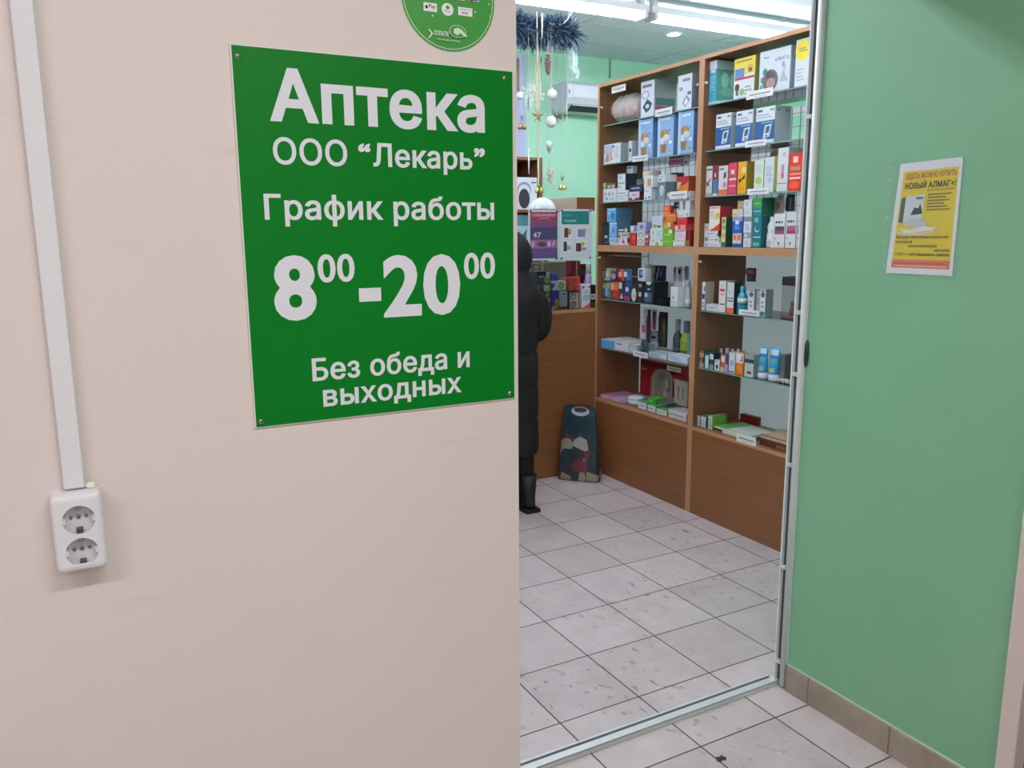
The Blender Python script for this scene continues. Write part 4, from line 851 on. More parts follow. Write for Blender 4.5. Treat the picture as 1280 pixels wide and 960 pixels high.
for lab, l, r, t, b_, c_, a_ in [('beige and mauve gauze packet', 966, 978.5, 241, 267, '#c8b4ae', [('o', .4, .4, .3, .2, '#a08488'), ('l', .1, .6, .9, .85, 2, '#dcd2cc')]), ('black narrow packet', 980.5, 991.5, 239, 264, '#3f3d3a', [(.15, .05, .5, .85, '#24221f'), (.6, .1, .85, .8, '#6d6a5d')])]:
    q0 = atx((l+r)/2, b_, 2.95); pouch(f'{lab} hanging below the third shelf of the near cabinet', l, r, t, None, c_, a_, X=2.95, d=.025, zb=q0.z)
# ------------------------------------------------------------------ goods: far cabinet, lower part
HP = [('white and blue toothbrush packet', 748, 755.3, 352.5, '#2c4a70', [(.05, .62, .9, .95, '#ccd6de'), (.1, .1, .6, .5, '#3c5f8c')], 378),
      ('lime and pale blue toothbrush packet', 755.8, 763, 352, '#4a6f96', [(.0, .6, 1, .9, '#8fa05a'), (.1, .15, .6, .6, '#88a8cc'), (.75, .05, 1, .5, '#8aa23c')], 0),
      ('red and orange toothbrush packet', 763.6, 773, 351.5, '#a8372c', [(.0, .5, .45, .9, '#d8a48c'), (.5, .5, 1, .9, '#c87a24'), ('o', .5, .35, .32, .2, '#c42a22'), (.2, .0, .8, .15, '#4a5a3c')], 0),
      ('dark blue packet with a white patch', 773.6, 780, 352, '#26355c', [(.0, .62, .6, .95, '#d0dad8'), ('p', [(.2,.1),(.9,.1),(.6,.4)], '#d4b4a2')], 0),
      ('navy and magenta packet', 780.5, 787.8, 352.5, '#263e74', [(.2, .5, .7, .72, '#d6dfe8'), (.0, .0, 1, .24, '#a03a64')], 0),
      ('dark green packet with a white oval window', 788.4, 796.6, 353, '#1c2b26', [('o', .5, .36, .38, .34, '#cfd6c6'), ('o', .6, .3, .1, .06, '#8d8a70')], 0)]
for j, (lab, l, r, t, c_, a_, _) in enumerate(HP):
    z0 = atx((l+r)/2, 377+.6*j*0+j*.35, 2.875).z
    pouch(f'{lab} in the lower hanging row, far cabinet', l, r, t, None, c_, a_, X=2.872, d=.022, zb=max(Z['G1']+.001, z0))
for j, (lab, l, r, t, b_, c_, a_) in enumerate([('white and blue packet', 748, 755.2, 334.5, 350, '#37506e', [(.05, .2, .9, .75, '#bfd2dc'), ('o', .5, .4, .25, .2, '#9fc0cc')]),
      ('pale green packet', 755.8, 762, 335, 350.5, '#8a9f78', [(.2, .3, .9, .75, '#c0cbb4'), (.0, .0, 1, .2, '#a9b8b4')]),
      ('purple packet with a round lilac badge', 763, 770.8, 335, 350.8, '#4a3048', [('o', .5, .35, .38, .25, '#b890b4'), (.1, .75, .9, .98, '#8f8484')]),
      ('orange-red packet', 772, 779, 336.5, 351, '#c4533c', [(.15, .35, .75, .75, '#e0b48c'), (.2, .05, .9, .2, '#8c3040')]),
      ('bright blue packet with a white badge', 779.6, 788, 336, 351.5, '#2c58a0', [(.05, .35, .5, .75, '#d4dcea'), (.5, .1, .95, .4, '#3c80b8')])]):
    q0 = atx((l+r)/2, b_, 2.874)
    pouch(f'{lab} in the upper hanging row of the far cabinet', l, r, t, None, c_, a_, X=2.874, d=.022, zb=q0.z)
# peg rail that carries the two hanging rows
pr_ = thing('peg_rail', 'thin metal peg rail carrying the hanging packets in the far cabinet', 'rail', (2.95, 4.0, 1.2))
k = MB(); k.tube([(2.95, 3.80, 1.345), (2.95, 4.137, 1.345)], .003, M_ALU); k.tube([(2.937, 3.80, 1.228), (2.937, 4.137, 1.228)], .003, M_ALU); k.tube([(2.95, 3.80, 1.09), (2.95, 3.80, 1.370)], .003, M_ALU); k.build('rail_bars', pr_)
for z_ in (1.345, 1.228):
    k = MB()
    for j in range(6): y_ = 3.83+.058*j; x_ = 2.902; k.tube([(2.95, y_, z_), (x_, y_, z_), (x_-.004, y_, z_+.006)], .0015, M_ALU, 6)
    k.build('peg', pr_)
carton('slim black box with white badges beside the hanging packets', 797.6, 803, 352, 'G1', .08, '#20242c', [(.1, .75, .9, .88, '#8b9299'), (.1, .3, .8, .5, '#b9bfc6'), (.05, .05, .5, .2, '#7a2f44')], key='d0')
carton('large black-navy box with a pale blue picture beside the slim black box', 804, 817.5, 352, 'G1', .10, '#1c2633', [(.1, .08, .8, .5, '#4a6076'), (.15, .3, .4, .48, '#c4d2dc'), ('p', [(.2,1),(.8,1),(.62,.85),(.38,.85)], '#dfe6e6'), (.4, .62, .65, .7, '#aab4ba')], '#121820', key='d1')
carton('white box with a blue photo on top of the slim black box', 797.3, 805.5, 335.5, 'd0', .05, '#d8dee8', [(.18, .25, .75, .9, '#2c4a80'), (.4, .45, .7, .8, '#8fb0d8')])
q0 = atx(808, 351, 2.93); carton('pale beige box standing behind the black-navy box', 806.5, 811.5, 331, 'd1', .03, '#aaa49c', [(.4, .5, .6, .6, '#4a4440')], X=2.90)
q0 = atx(821, 352, 3.06); pouch('blue and white patterned cloth pouch hanging in the far cabinet', 813.5, 829.5, 332, None, '#3c4a74', [('p', [(.1,.1),(.3,.9),(.4,.9),(.2,.1)], '#9fb0d0'), ('p', [(.4,.1),(.6,.9),(.72,.9),(.5,.1)], '#b9c6dc'), ('p', [(.7,.3),(.9,.9),(.98,.9),(.8,.3)], '#8a9cc4'), (.1, .5, .9, .56, '#8a98c0')], X=3.08, d=.04, zb=q0.z)
carton('white box with a grey base at the back of the first glass shelf', 823, 832.5, 353, 'G1', .06, '#d9d6dc', [(.0, .0, 1, .35, '#9d9aa2'), ('l', .2, .5, .8, .9, 3, '#c4c0c8')], X=3.03)
t_ = thing('pincer_tray', 'low black wire tray with metal tools on the first glass shelf', 'tray', (2.92, 3.6, Z['G1']))
a = atx(821, 384, 2.88); b_ = atx(834, 384, 2.88); zb = Z['G1']+.0004
k = MB(); k.box(2.875, 2.99, b_.y, a.y, zb, zb+.004, M_BLACK)
for (x0_, x1_, ya, yb) in [(2.875, 2.878, b_.y, a.y), (2.987, 2.99, b_.y, a.y), (2.875, 2.99, b_.y, b_.y+.003), (2.875, 2.99, a.y-.003, a.y)]: k.box(x0_, x1_, ya, yb, zb, zb+.035, M_BLACK)
k.build('tray_body', t_); PLACED.append((2.875, 2.99, b_.y, a.y, zb, zb+.045))
for j in range(4):
    y_ = b_.y+.02+(a.y-b_.y-.04)*j/3; k = MB(); k.tube([(2.885, y_, zb+.012), (2.95, y_+.006, zb+.02), (2.98, y_-.004, zb+.04)], [.004, .003, .0015], mat('#8d9298', .3, .8), 8); k.build('metal_tool', t_)
carton('white squat box with a black dot at the right of the first glass shelf', 838, 847, 358.5, 'G1', .07, '#dbe2e2', [('o', .45, .45, .07, .07, '#4a565c'), ('o', .3, .5, .05, .08, '#9aa6ac'), (.0, .0, 1, .3, '#c9d2d4')])
bottle('white spray bottle nearer the middle on the first glass shelf of the far cabinet', 848, 854, 352, 'G1', '#dde2e6', '#e6eaec', X=2.90, shape='spray', art=[(.1, .4, '#c4d4d8')])
bottle('pale grey spray bottle beside the partition on the first glass shelf of the far cabinet', 854.6, 860.4, 351, 'G1', '#aebcc0', '#8c9aa0', X=2.89, shape='spray', art=[(.1, .4, '#cfdadb')])
for lab, l, r, t, b_, c_, a_ in [('white nail tool packet', 840.8, 845, 333.5, 352, '#d8d4de', [('o', .5, .72, .28, .12, '#8d88a4'), ('p', [(.4,.1),(.6,.1),(.55,.55),(.45,.55)], '#a9a6b4')]), ('white packet with a dark purple oval', 846.6, 852, 333, 352, '#d6d0de', [('o', .5, .68, .36, .2, '#3c2c5c')]), ('lilac narrow packet', 854.4, 860, 332.5, 350, '#c4b2cc', [(.5, .1, .95, .85, '#a08ab0'), ('o', .3, .75, .2, .1, '#7d6a98')])]:
    q0 = atx((l+r)/2, b_, 3.06); pouch(f'{lab} hanging at the back of the far cabinet', l, r, t, None, c_, a_, X=3.06, d=.015, zb=q0.z)
# hanging brushes between the two glass shelves
for lab, l, r, t, b_, c_, a_ in [('white and red hairbrush packet', 802.5, 806.3, 386, 428, '#dcd2d4', [(.0, .3, 1, .52, '#c8545c')]), ('purple comb packet', 807, 811.6, 387, 429, '#3c2c44', [(.2, .1, .7, .8, '#4c3a58')]), ('pink and dark hairbrush packet', 812.8, 819.8, 387, 412, '#d8b4bc', [(.45, .0, 1, .9, '#4a3f4e'), (.5, .1, .95, .3, '#8c2440')]), ('black and olive hairbrush packet', 821.6, 833, 390, 434, '#23292c', [(.55, .05, .95, .85, '#4a4c34'), ('o', .72, .6, .12, .2, '#6d6a4a'), (.1, .1, .3, .9, '#1f2c40')])]:
    q0 = atx((l+r)/2, b_, 2.99); pouch(f'{lab} hanging in the middle of the far cabinet', l, r, t, None, c_, a_, X=2.99, d=.02, zb=max(q0.z, Z['G2']+.002))
for lab, l, r, t, b_, c_, cp in [('dark grey bottle with a silver cap', 838.6, 846.6, 399.5, 0, '#3d3f4a', '#8d8f9c'), ('yellow-green bottle with a grey cap', 846.8, 857.6, 402, 0, '#8fa62c', '#6d7080')]:
    bottle(f'{lab} on the second glass shelf of the far cabinet', l, r, t, 'G2', c_, cp, X=2.965, capfrac=.3, art=[(.25, .35, '#5d7d24' if 'yellow' in lab else '#4a4c58'), (.6, .66, '#6f8a24' if 'yellow' in lab else '#54566a')])
bottle('small teal bottle beside the partition on the second glass shelf of the far cabinet', 857.4, 861.4, 418, 'G2', '#5aa09c', '#4c8c8a', X=2.945, shape='tubeb', capfrac=.2)
carton('flat sky blue box on the second glass shelf of the far cabinet', 748, 768, 424.5, 'G2', .20, '#4a9fd0', [(.0, .8, 1, .95, '#6cb6de')], '#c9d4d8', topc='#c4cdd2')
carton('flat long white box with tiny print on the second glass shelf of the far cabinet', 768.6, 786, 427, 'G2', .22, '#d6d8dc', [('l', .1, .5, .5, .85, 1, '#7d828a'), (.1, .1, .9, .3, '#c4c8cc')], '#aeb4b8', topc='#cfd2d6')
carton('flat pale grey box beside the long white box on the second glass shelf', 786.6, 796.5, 431, 'G2', .18, '#b8c0c4', [(.1, .3, .7, .5, '#d4dadc')], '#9aa4a8', topc='#c9cfd2')
pouch('small dark teal pouch standing on the second glass shelf of the far cabinet', 797.5, 807, 424.5, 'G2', '#2c4c4c', [('o', .4, .5, .2, .16, '#5d8484'), (.3, .7, .8, .85, '#47524c')], X=2.875, d=.035)
o = thing('thermometer_case', 'silver and clear upright device case on the second glass shelf of the far cabinet', 'device', (3.03, atx(816, 430, 3.03).y, Z['G2']))
a = atx(811, 430, 3.012); b_ = atx(820.6, 430, 3.012); zt_ = atx(816, 413.5, 3.012).z
k = MB(); k.box(3.012, 3.047, b_.y, a.y, Z['G2']+.0004, Z['G2']+.06, mat('#b8c2c4', .25), .006); k.build('case_base', o); PLACED.append((3.012, 3.047, b_.y, a.y, Z['G2'], zt_))
k = MB(); k.box(3.017, 3.042, b_.y+.008, a.y-.008, Z['G2']+.06, zt_, mat('#93a3a6', .25), .006); k.build('case_top', o)
k = MB(); k.box(3.0155, 3.018, b_.y+.016, a.y-.016, Z['G2']+.075, zt_-.03, mat('#33474c', .2), .001); k.build('display', o)
carton('flat pale blue patterned box on the second glass shelf of the far cabinet', 810.5, 833.6, 441.5, 'G2', .14, '#bccad4', [('l', .1, .2, .6, .8, 3, '#8fa4b4'), (.7, .2, .95, .8, '#d8dfe4')], '#a9b8c2', topc='#a9c0cc')
carton('flat white and blue patterned box by the partition on the second glass shelf', 834.6, 859.6, 444.5, 'G2', .08, '#cad6e2', [('l', .15, .2, .7, .8, 3, '#93a8cc'), (.5, .05, .75, .2, '#8fd0cc')], '#b0bcc8', topc='#c2cede')
price('white price strip on the second glass shelf of the far cabinet', 791.5, 439.5, 809.5, 446.5)
# bottom board of the far cabinet
rp = thing('red_gift_case', 'large red flat case leaning at the back of the far cabinet bottom shelf', 'case', (3.10, 3.62, Z['B']))
a = atx(799, 480, 3.08); b_ = atx(851, 480, 3.08); zt_ = atx(820, 452, 3.08).z
k = MB(); k.box(3.085, 3.14, b_.y, min(a.y, 4.13), Z['B']+.0004, zt_, mat('#a51f24', .35), .004); k.build('case_body', rp); PLACED.append((3.078, 3.145, b_.y, 4.13, Z['B'], zt_))
k = MB(); k.box(3.080, 3.0855, b_.y+.01, min(a.y, 4.13)-.01, zt_-.04, zt_-.012, mat('#6e1418', .4), .001); k.build('lid_strip', rp)
for dy in (.03, .055): k = MB(); k.sphere((3.081, min(a.y, 4.13)-dy, zt_-.06), .005, mat('#e2c9a4', .3)); k.build('snap_stud', rp)
bl_ = thing('blister_pack', 'clear rounded blister pack with a red and grey insert in front of the red case', 'blister pack', (3.03, 3.62, Z['B']))
a = atx(811, 490, 3.0); b_ = atx(835, 490, 3.0); zt_ = atx(824, 462, 3.0).z; zb = Z['B']+.0004; w_ = a.y-b_.y
pts = [(0, 0), (1, 0)]+[(.5+.5*math.cos(t), .78+.22*math.sin(t)) for t in [PI*j/10 for j in range(11)]]
def slab(pts, y0, w_, z0, h_, x0, x1, m):
    n_ = len(pts); vs = [(x, y0-w_*u, z0+h_*v) for x in (x0, x1) for u, v in pts]
    k.add(vs, [tuple(range(n_)), tuple(range(2*n_-1, n_-1, -1))]+[(j, (j+1) % n_, n_+(j+1) % n_, n_+j) for j in range(n_)], m)
k = MB(); slab(pts, a.y, w_, zb, zt_-zb, 3.03, 3.034, mat('#9c8a84', .5)); k.art((V((3.03, a.y, zb)), V((0, -w_, 0)), V((0, 0, zt_-zb)), V((-1, 0, 0))), [(.05, .02, .5, .32, '#b8455a'), (.55, .05, .9, .4, '#a89aa0'), ('o', .5, .78, .2, .08, '#3c4038'), (.68, .5, .8, .8, '#c9c4c8')]); k.build('printed_insert', bl_); PLACED.append((3.001, 3.035, b_.y, a.y, zb, zt_))
k = MB(); slab([(.5+(u-.5)*.82, .06+v*.86) for u, v in pts], a.y, w_, zb, zt_-zb, 3.002, 3.03, film('blister_film', '#c9c6c2', .3)); k.build('blister', bl_)
carton('red framed white box at the right of the red case in the far cabinet', 837.5, 861, 470, 'B', .03, '#a9212c', [(.06, .12, .95, .88, '#c9c0c0'), ('p', [(.15,.3),(.25,.3),(.22,.8),(.12,.8)], '#9a2a34'), (.4, .3, .5, .7, '#8a8884'), (.65, .3, .75, .7, '#9a9894')], X=3.045)
price('white price strip hanging above the red framed box', 833.5, 458.5, 851, 464.5, 2.99)
pouch_flat = [('pink and lilac flat packet', 747.5, 765, 498.5, .19, '#c89aac', '#a86c8c', [(.1, .2, .6, .6, '#e4c4d0')]), ('pale lilac flat packet', 765.6, 778.5, 503, .22, '#b4a8c0', '#9a92b4', [(.1, .2, .7, .6, '#cfc8dc')])]
for lab, l, r, t, d, c_, tc_, a_ in pouch_flat:
    carton(f'{lab} lying at the left of the far cabinet bottom shelf', l, r, t, 'B', d, c_, a_, topc=tc_, h=.018, name='flat_packet', cat='packet', rough=.25)
a = atx(784, 505, 2.89); b_ = atx(796.5, 505, 2.89); rr = (a.y-b_.y)/2
o = thing('round_case', 'round white plastic case on the far cabinet bottom shelf', 'case', (2.87+rr, (a.y+b_.y)/2, Z['B']))
k = MB(); k.lathe([(rr*.9, .0004), (rr, .006), (rr, .03)], mat('#b8c4c8', .3), (2.87+rr, (a.y+b_.y)/2, Z['B']), 28); k.build('case_base', o); PLACED.append((2.87, 2.87+2*rr, b_.y, a.y, Z['B'], Z['B']+.05))
k = MB(); k.lathe([(rr*1.01, .03), (rr*.98, .042), (rr*.6, .05)], mat('#c6d0d4', .3), (2.87+rr, (a.y+b_.y)/2, Z['B']), 28); k.build('lid', o)
for j, (lab, l, r, c_, tc_, h_, d) in enumerate([('white-fronted flat box with a pale green top', 797.5, 808.6, '#ccd4d2', '#4a8a6a', .04, .13), ('green flat box with a white front', 809.4, 819.8, '#cfdcd6', '#3f9a3c', .036, .13), ('bright green flat box with a white strip front', 820.6, 834.4, '#d2dcd2', '#58a838', .03, .13), ('white patterned flat box by the partition', 835.4, 858.6, '#cfcdd2', '#a9a8b0', .045, .10)]):
    carton(f'{lab} on the far cabinet bottom shelf', l, r, 500, 'B', d, c_, [('l', .1, .3, .8, .7, 1, '#9aa4a2')], '#3c7a3c' if j < 3 else '#a4a2aa', topc=tc_, h=h_, key=f'gb{j}')
carton('glossy bright green box lying on the flat green boxes in the far cabinet', 809.6, 819.6, 495, 'gb1', .08, '#3ea52c', [(.1, .3, .6, .6, '#7fd060')], X=2.90, h=.03, topc='#4cb83a')
carton('dark grey-violet packet lying on the bright green flat box in the far cabinet', 821.5, 834, 500, 'gb2', .07, '#4a4a5c', [(.1, .3, .8, .7, '#7d7a90')], X=2.915, h=.02, topc='#5d5a70', name='flat_packet', cat='packet')
# ------------------------------------------------------------------ goods: near cabinet, lower part
carton('tall white box with a navy square on the near cabinet first glass shelf', 873.5, 881.5, 352, 'G1', .06, '#dfe0e4', [(.08, .4, .92, .58, '#2c3f80'), ('l', .15, .08, .85, .3, 2, '#8f9ab4'), ('p', [(.62,.66),(.98,.7),(.95,.86),(.75,.86)], '#2a3040'), ('o', .3, .8, .2, .07, '#c0ccd8')], '#a09484')
carton('low white box at the front of the near cabinet first glass shelf', 882.5, 897.5, 380.5, 'G1', .05, '#d4d8de', [('l', .1, .25, .8, .7, 1, '#aab4be')])
carton('tall white box with red print on the near cabinet first glass shelf', 898.3, 907, 351, 'G1', .06, '#e0dcdc', [(.15, .66, .85, .75, '#cc3a50'), ('l', .2, .52, .8, .62, 1, '#d98a94'), ('l', .2, .22, .85, .3, 1, '#3c4250'), ('o', .5, .85, .25, .05, '#c4cabc')], '#b4b0ac')
carton('tall white box with an orange foot on the near cabinet first glass shelf', 908.5, 917.5, 352.5, 'G1', .05, '#dadee2', [(.0, .0, 1, .18, '#dc6a3c'), ('o', .5, .75, .3, .12, '#9fb4c0'), ('o', .52, .77, .26, .1, '#dadee2'), (.05, .47, .95, .5, '#3c4450'), ('l', .1, .36, .9, .44, 1, '#4a5464')], '#16181a', key='og')
bottle('teal pump bottle on the near cabinet first glass shelf', 918.6, 928.4, 358, 'G1', '#2c8fa6', '#2f9aae', X=2.863, capfrac=.18, art=[(.42, .46, '#1f5560'), (.5, .7, '#cfdedc')])
for j, (l, r, w_) in enumerate([(935, 942.6, 'left'), (949.5, 956.8, 'right')]):
    carton(f'white box with a grey dome picture, {w_} one of the pair on the near cabinet', l, r, 361.5, 'G1', .05, '#d5dade', [('o', .5, .8, .34, .1, '#4a5864'), (.1, .92, .9, .96, '#59646c'), ('l', .25, .3, .75, .6, 2, '#8f99a2')]+([(.1, .03, .9, .2, '#2f8a70')] if j else []), '#8a9096')
carton('narrow grey-white box between the dome picture boxes', 943.4, 948.6, 363, 'G1', .05, '#c6ccd2', [('o', .5, .6, .4, .14, '#a9b2ba')], X=2.88)
price('white price strip on the first glass shelf of the near cabinet', 923.5, 387.5, 949, 394.5)
q0 = atx(937, 352, 3.05); pouch('red and slate photo packet hanging at the back of the near cabinet', 931.5, 943.5, 335, None, '#4a4a64', [(.0, .5, 1, .92, '#b8584c'), ('l', .1, .6, .9, .85, 2, '#d8a89c'), ('o', .5, .25, .25, .15, '#6d6a80')], X=3.05, d=.02, zb=q0.z)
cs = thing('clear_display_case', 'clear lidded display case with small figures beside the door on the near cabinet', 'display case', (2.98, 2.68, Z['G1']))
a = atx(975, 396, 2.90); b_ = atx(997, 396, 2.90); zt_ = atx(985, 346, 2.90).z; zb = Z['G1']+.0004
k = MB(); k.box(2.90, 3.04, b_.y, a.y, zb, zb+.012, mat('#6a4a48', .5), .002); k.build('case_base', cs); PLACED.append((2.90, 3.04, b_.y, a.y, zb, zt_))
k = MB(); k.box(2.90, 3.04, b_.y, a.y, zt_-.04, zt_, mat('#33332f', .4), .003); k.build('case_lid', cs)
k = MB(); k.box(2.902, 3.038, b_.y+.002, a.y-.002, zb+.012, zt_-.04, film('case_wall_film', '#8d8a86', .35), .0); k.build('clear_wall', cs)
for j in range(4):
    y_ = b_.y+.02+(a.y-b_.y-.04)*j/3; k = MB(); k.lathe([(.012, .0), (.014, .02), (.006, .04), (.009, .055), (.003, .07)], mat(['#b9a8a0', '#d6d2ce', '#8a3a34', '#c9c4be'][j], .5), (2.93+.03*(j % 2), y_, zb+.012), 14); k.build('small_figure', cs)
carton('green and orange striped box at the left of the near cabinet second glass shelf', 866.5, 880, 437, 'G2', .08, '#4a7a44', [(.0, .6, 1, .85, '#b4c4a8'), (.38, .3, .66, .95, '#d8643c'), (.0, .0, 1, .28, '#a4ac98'), (.66, .3, 1, .6, '#1f3028')], '#2c4a3a')
for lab, l, r, t, c_, a_, sd in [
  ('small teal and white box', 881, 886, 441, '#a9cfd0', [(.2, .1, .8, .8, '#d6e4e4'), (.0, .85, 1, 1, '#2f5a5c')], '#24484a'),
  ('small navy box', 886.8, 892, 441, '#22405a', [(.0, .6, .95, .92, '#d0dcd8'), (.0, .0, 1, .3, '#7fa0a0')], '#1a2c34'),
  ('small white box with a black berry', 893, 899.6, 449.5, '#dcdedc', [('o', .5, .35, .25, .22, '#3c4448'), (.1, .75, .6, .9, '#9aa0a0')], '#8a6a58'),
  ('small brown box', 900.4, 910.2, 443, '#a8604c', [(.1, .55, .55, .9, '#e2dcde'), (.6, .0, 1, .45, '#a9a4cc'), (.75, .5, 1, 1, '#48346c'), (.0, .0, .5, .25, '#d4b49c')], '#4a3a5c'),
  ('white box with a blue base', 911, 918.6, 440.5, '#d2d8dc', [('o', .5, .5, .3, .14, '#8fb0c0'), (.1, .06, .9, .12, '#3c4c8c')], '#a9b2b8'),
  ('orange and white box', 919.6, 929.4, 441.5, '#e07a24', [(.0, .55, 1, 1, '#dfdcd8'), ('p', [(.45,.65),(.85,.65),(.9,.85),(.75,.9),(.72,.72)], '#c4422c'), ('o', .5, .28, .42, .18, '#e8872c')], '#b8662c'),
  ('pale green and dark green box', 930.6, 942.2, 443, '#c9d4cc', [(.0, .62, 1, .8, '#2c4c4c'), (.0, .82, 1, 1, '#8f9c9c'), (.3, .15, .75, .25, '#28323a')], '#8a9894')]:
    carton(f'{lab} in front on the near cabinet second glass shelf', l, r, t, 'G2', .05, c_, a_, sd)
for j, (l, r, t) in enumerate([(896, 901, 436), (902, 909, 435.5), (910.5, 915.5, 436.5), (916.5, 922.5, 436.5), (924, 929.5, 437.5)]):
    bottle(f'small grey-capped bottle, {["first", "second", "third", "fourth", "fifth"][j]} from the left behind the small boxes of the near cabinet', l, r, t, 'G2', '#8a7d78', '#a8a4a2', X=2.93, capfrac=.3, group='grey-capped bottles')
for j, (l, r, t, w_) in enumerate([(944, 954.8, 433, 'left'), (956, 969, 435, 'right')]):
    tube_pack(f'bright blue cream tube, {w_} one of the pair on the near cabinet', l, r, t, 'G2', '#2f8fc4', '#d9dde2', X=2.87, art=[(.72, .92, .9, '#cfe0e8'), (.42, .58, .8, '#5aa89a'), (.08, .24, .7, '#a9a88a'), (.62, .68, .9, '#2a62b8')])
carton('dark grey-green box behind the bright blue cream tubes', 973.5, 981, 443, 'G2', .06, '#57605c', [(.1, .1, .9, .4, '#6d7670')], X=2.90)
k = MB()
for j in range(12): k.sphere((2.875+.012*(j % 3), atx(974+2.1*j*.9, 474, 2.875).y, Z['G2']+.012), .012, mat(['#b4aca6', '#c4bdb8', '#9c928c'][j % 3], .5), 1, .8, .9, 10)
tag(k.build('pebble_packet', None, (2.88, atx(985, 474, 2.875).y, Z['G2'])), 'pale bead string coiled at the door end of the near cabinet second glass shelf', 'beads')['kind'] = 'stuff'
for lab, l, r, h_, d, c_, sd, tc_ in [('small white box, leftmost on the bottom shelf of the near cabinet', 864.5, 869.4, .06, .06, '#b9c6ca', '#7d8a86', '#4a5a50'), ('small white box, second from the left on the bottom shelf of the near cabinet', 870.2, 875.4, .056, .07, '#b6c2c8', '#7d8a86', '#4a5a50'), ('white box with a teal side, third from the left on the near cabinet bottom shelf', 876.2, 883, .058, .07, '#b9c6ca', '#2c5a58', '#55655a'), ('white-fronted box with a lime green side on the near cabinet bottom shelf', 885.4, 890.8, .072, .10, '#b4c4c4', '#5f9a30', '#6d8a50')]:
    carton(lab, l, r, 500, 'B', d, c_, [('l', .15, .2, .85, .8, 3, '#98a8ac')], sd, topc=tc_, h=h_)
def booklet(label, px, py, w_, d_, rot, z0, t_, col, art, name='booklet', cat='booklet'):
    c_ = atz(px, py, z0); c_.x = min(max(c_.x, 2.845+d_/2+.02), 3.145-d_/2); k = MB(); R_ = Matrix.Translation((c_.x, c_.y, z0)) @ Matrix.Rotation(rot, 4, 'Z')
    b = bmesh.new(); bmesh.ops.create_cube(b, size=1); k.bm(b, mat('#d9d9d2', .5), False, R_ @ Matrix.Translation((0, 0, t_/2)) @ Matrix.Diagonal((d_, w_, t_, 1)))
    o_ = R_ @ V((-d_/2, w_/2, t_)); U_ = R_.to_3x3() @ V((0, -w_, 0)); V_ = R_.to_3x3() @ V((d_, 0, 0))
    k.art((o_, U_, V_, V((0, 0, 1))), [(.0, .0, 1, 1, col)]+art, .0003)
    return tag(k.build(name, None, (c_.x, c_.y, z0)), label, cat)
zb = Z['B']+.0006
booklet('dark green magazine lying under the others on the near cabinet bottom shelf', 912, 545, .14, .18, .03, zb, .012, '#2c4038', [(.05, .1, .5, .9, '#3f6a48')], 'magazine', 'magazine')
booklet('green and white magazine on top of the dark green one in the near cabinet', 923, 540, .26, .18, -.07, zb+.0128, .01, '#8fb08c', [(.35, .1, .95, .9, '#c4ccc0'), (.0, .0, .3, 1, '#5f9a50')], 'magazine', 'magazine')
booklet('grey-blue magazine near the door on the near cabinet bottom shelf', 983, 541, .08, .09, .0, zb, .012, '#6d7880', [(.1, .1, .6, .8, '#8d969c')], 'magazine', 'magazine')
booklet('cream paper booklet on the grey-blue magazine in the near cabinet', 983, 540, .07, .07, .05, zb+.0128, .006, '#c9c69a', [(.1, .2, .7, .8, '#a9b070')])
carton('flat brown box with a beige top on the near cabinet bottom shelf', 949, 985.5, 553, 'B', .12, '#5a2c22', [(.02, .7, .98, .98, '#c4a47c'), (.6, .1, .9, .4, '#8a5a44')], '#4a241c', topc='#b89a74', h=.05)
price('white price strip on the bottom shelf of the near cabinet', 920.5, 544, 945, 555, 2.8282)
carton('flat dark red box at the back of the near cabinet bottom shelf', 924.5, 946, 519.5, 'B', .03, '#7c1c24', [(.1, .5, .9, .7, '#93303a')], X=3.115)
# ------------------------------------------------------------------ counter with glass screen and its goods
YC = 4.162
ct = thing('pharmacy_counter', 'brown wooden pharmacy counter at the back of the shop', 'counter', (1.6, 4.4, 0))
M_CF = wood('counter_front_laminate', '#7d4e2d', '#8a5834', .42, 'X')
bx('front_panel', .2, 2.95, YC, YC+.02, 0, 1.008, M_CF, ct)
k = MB(); k.box(.2, 2.95, YC-.002, YC+.50, 1.008, 1.028, M_BEECH); k.box(.2, 2.828, YC-.004, YC-.002, 1.008, 1.028, M_EDGE); k.build('counter_top', ct)
bx('side_panel', .2, .22, YC+.02, YC+.5, 0, 1.008, M_BEECHV, ct)
bx('inner_shelf', .22, 2.829, YC+.02, YC+.48, .5, .518, M_BEECH, ct)
gp = bx('glass_screen', .25, 2.70, YC+.006, YC+.011, 1.028, 1.61, M_PANE, ct); gp['label'] = 'clear upright glass screen'
k = MB(); k.box(2.70, 2.828, YC+.012, 4.57, 1.612, 1.69, M_BEECH); k.box(2.699, 2.70, YC+.012, 4.57, 1.612, 1.69, mat('#b5a294', .45)); k.build('overhead_ledge', ct)  # grey-beige left face: the light on that side is put into its colour
bx('ledge_post', 2.705, 2.725, 4.545, 4.565, 1.028, 1.612, M_BEECHV, ct)
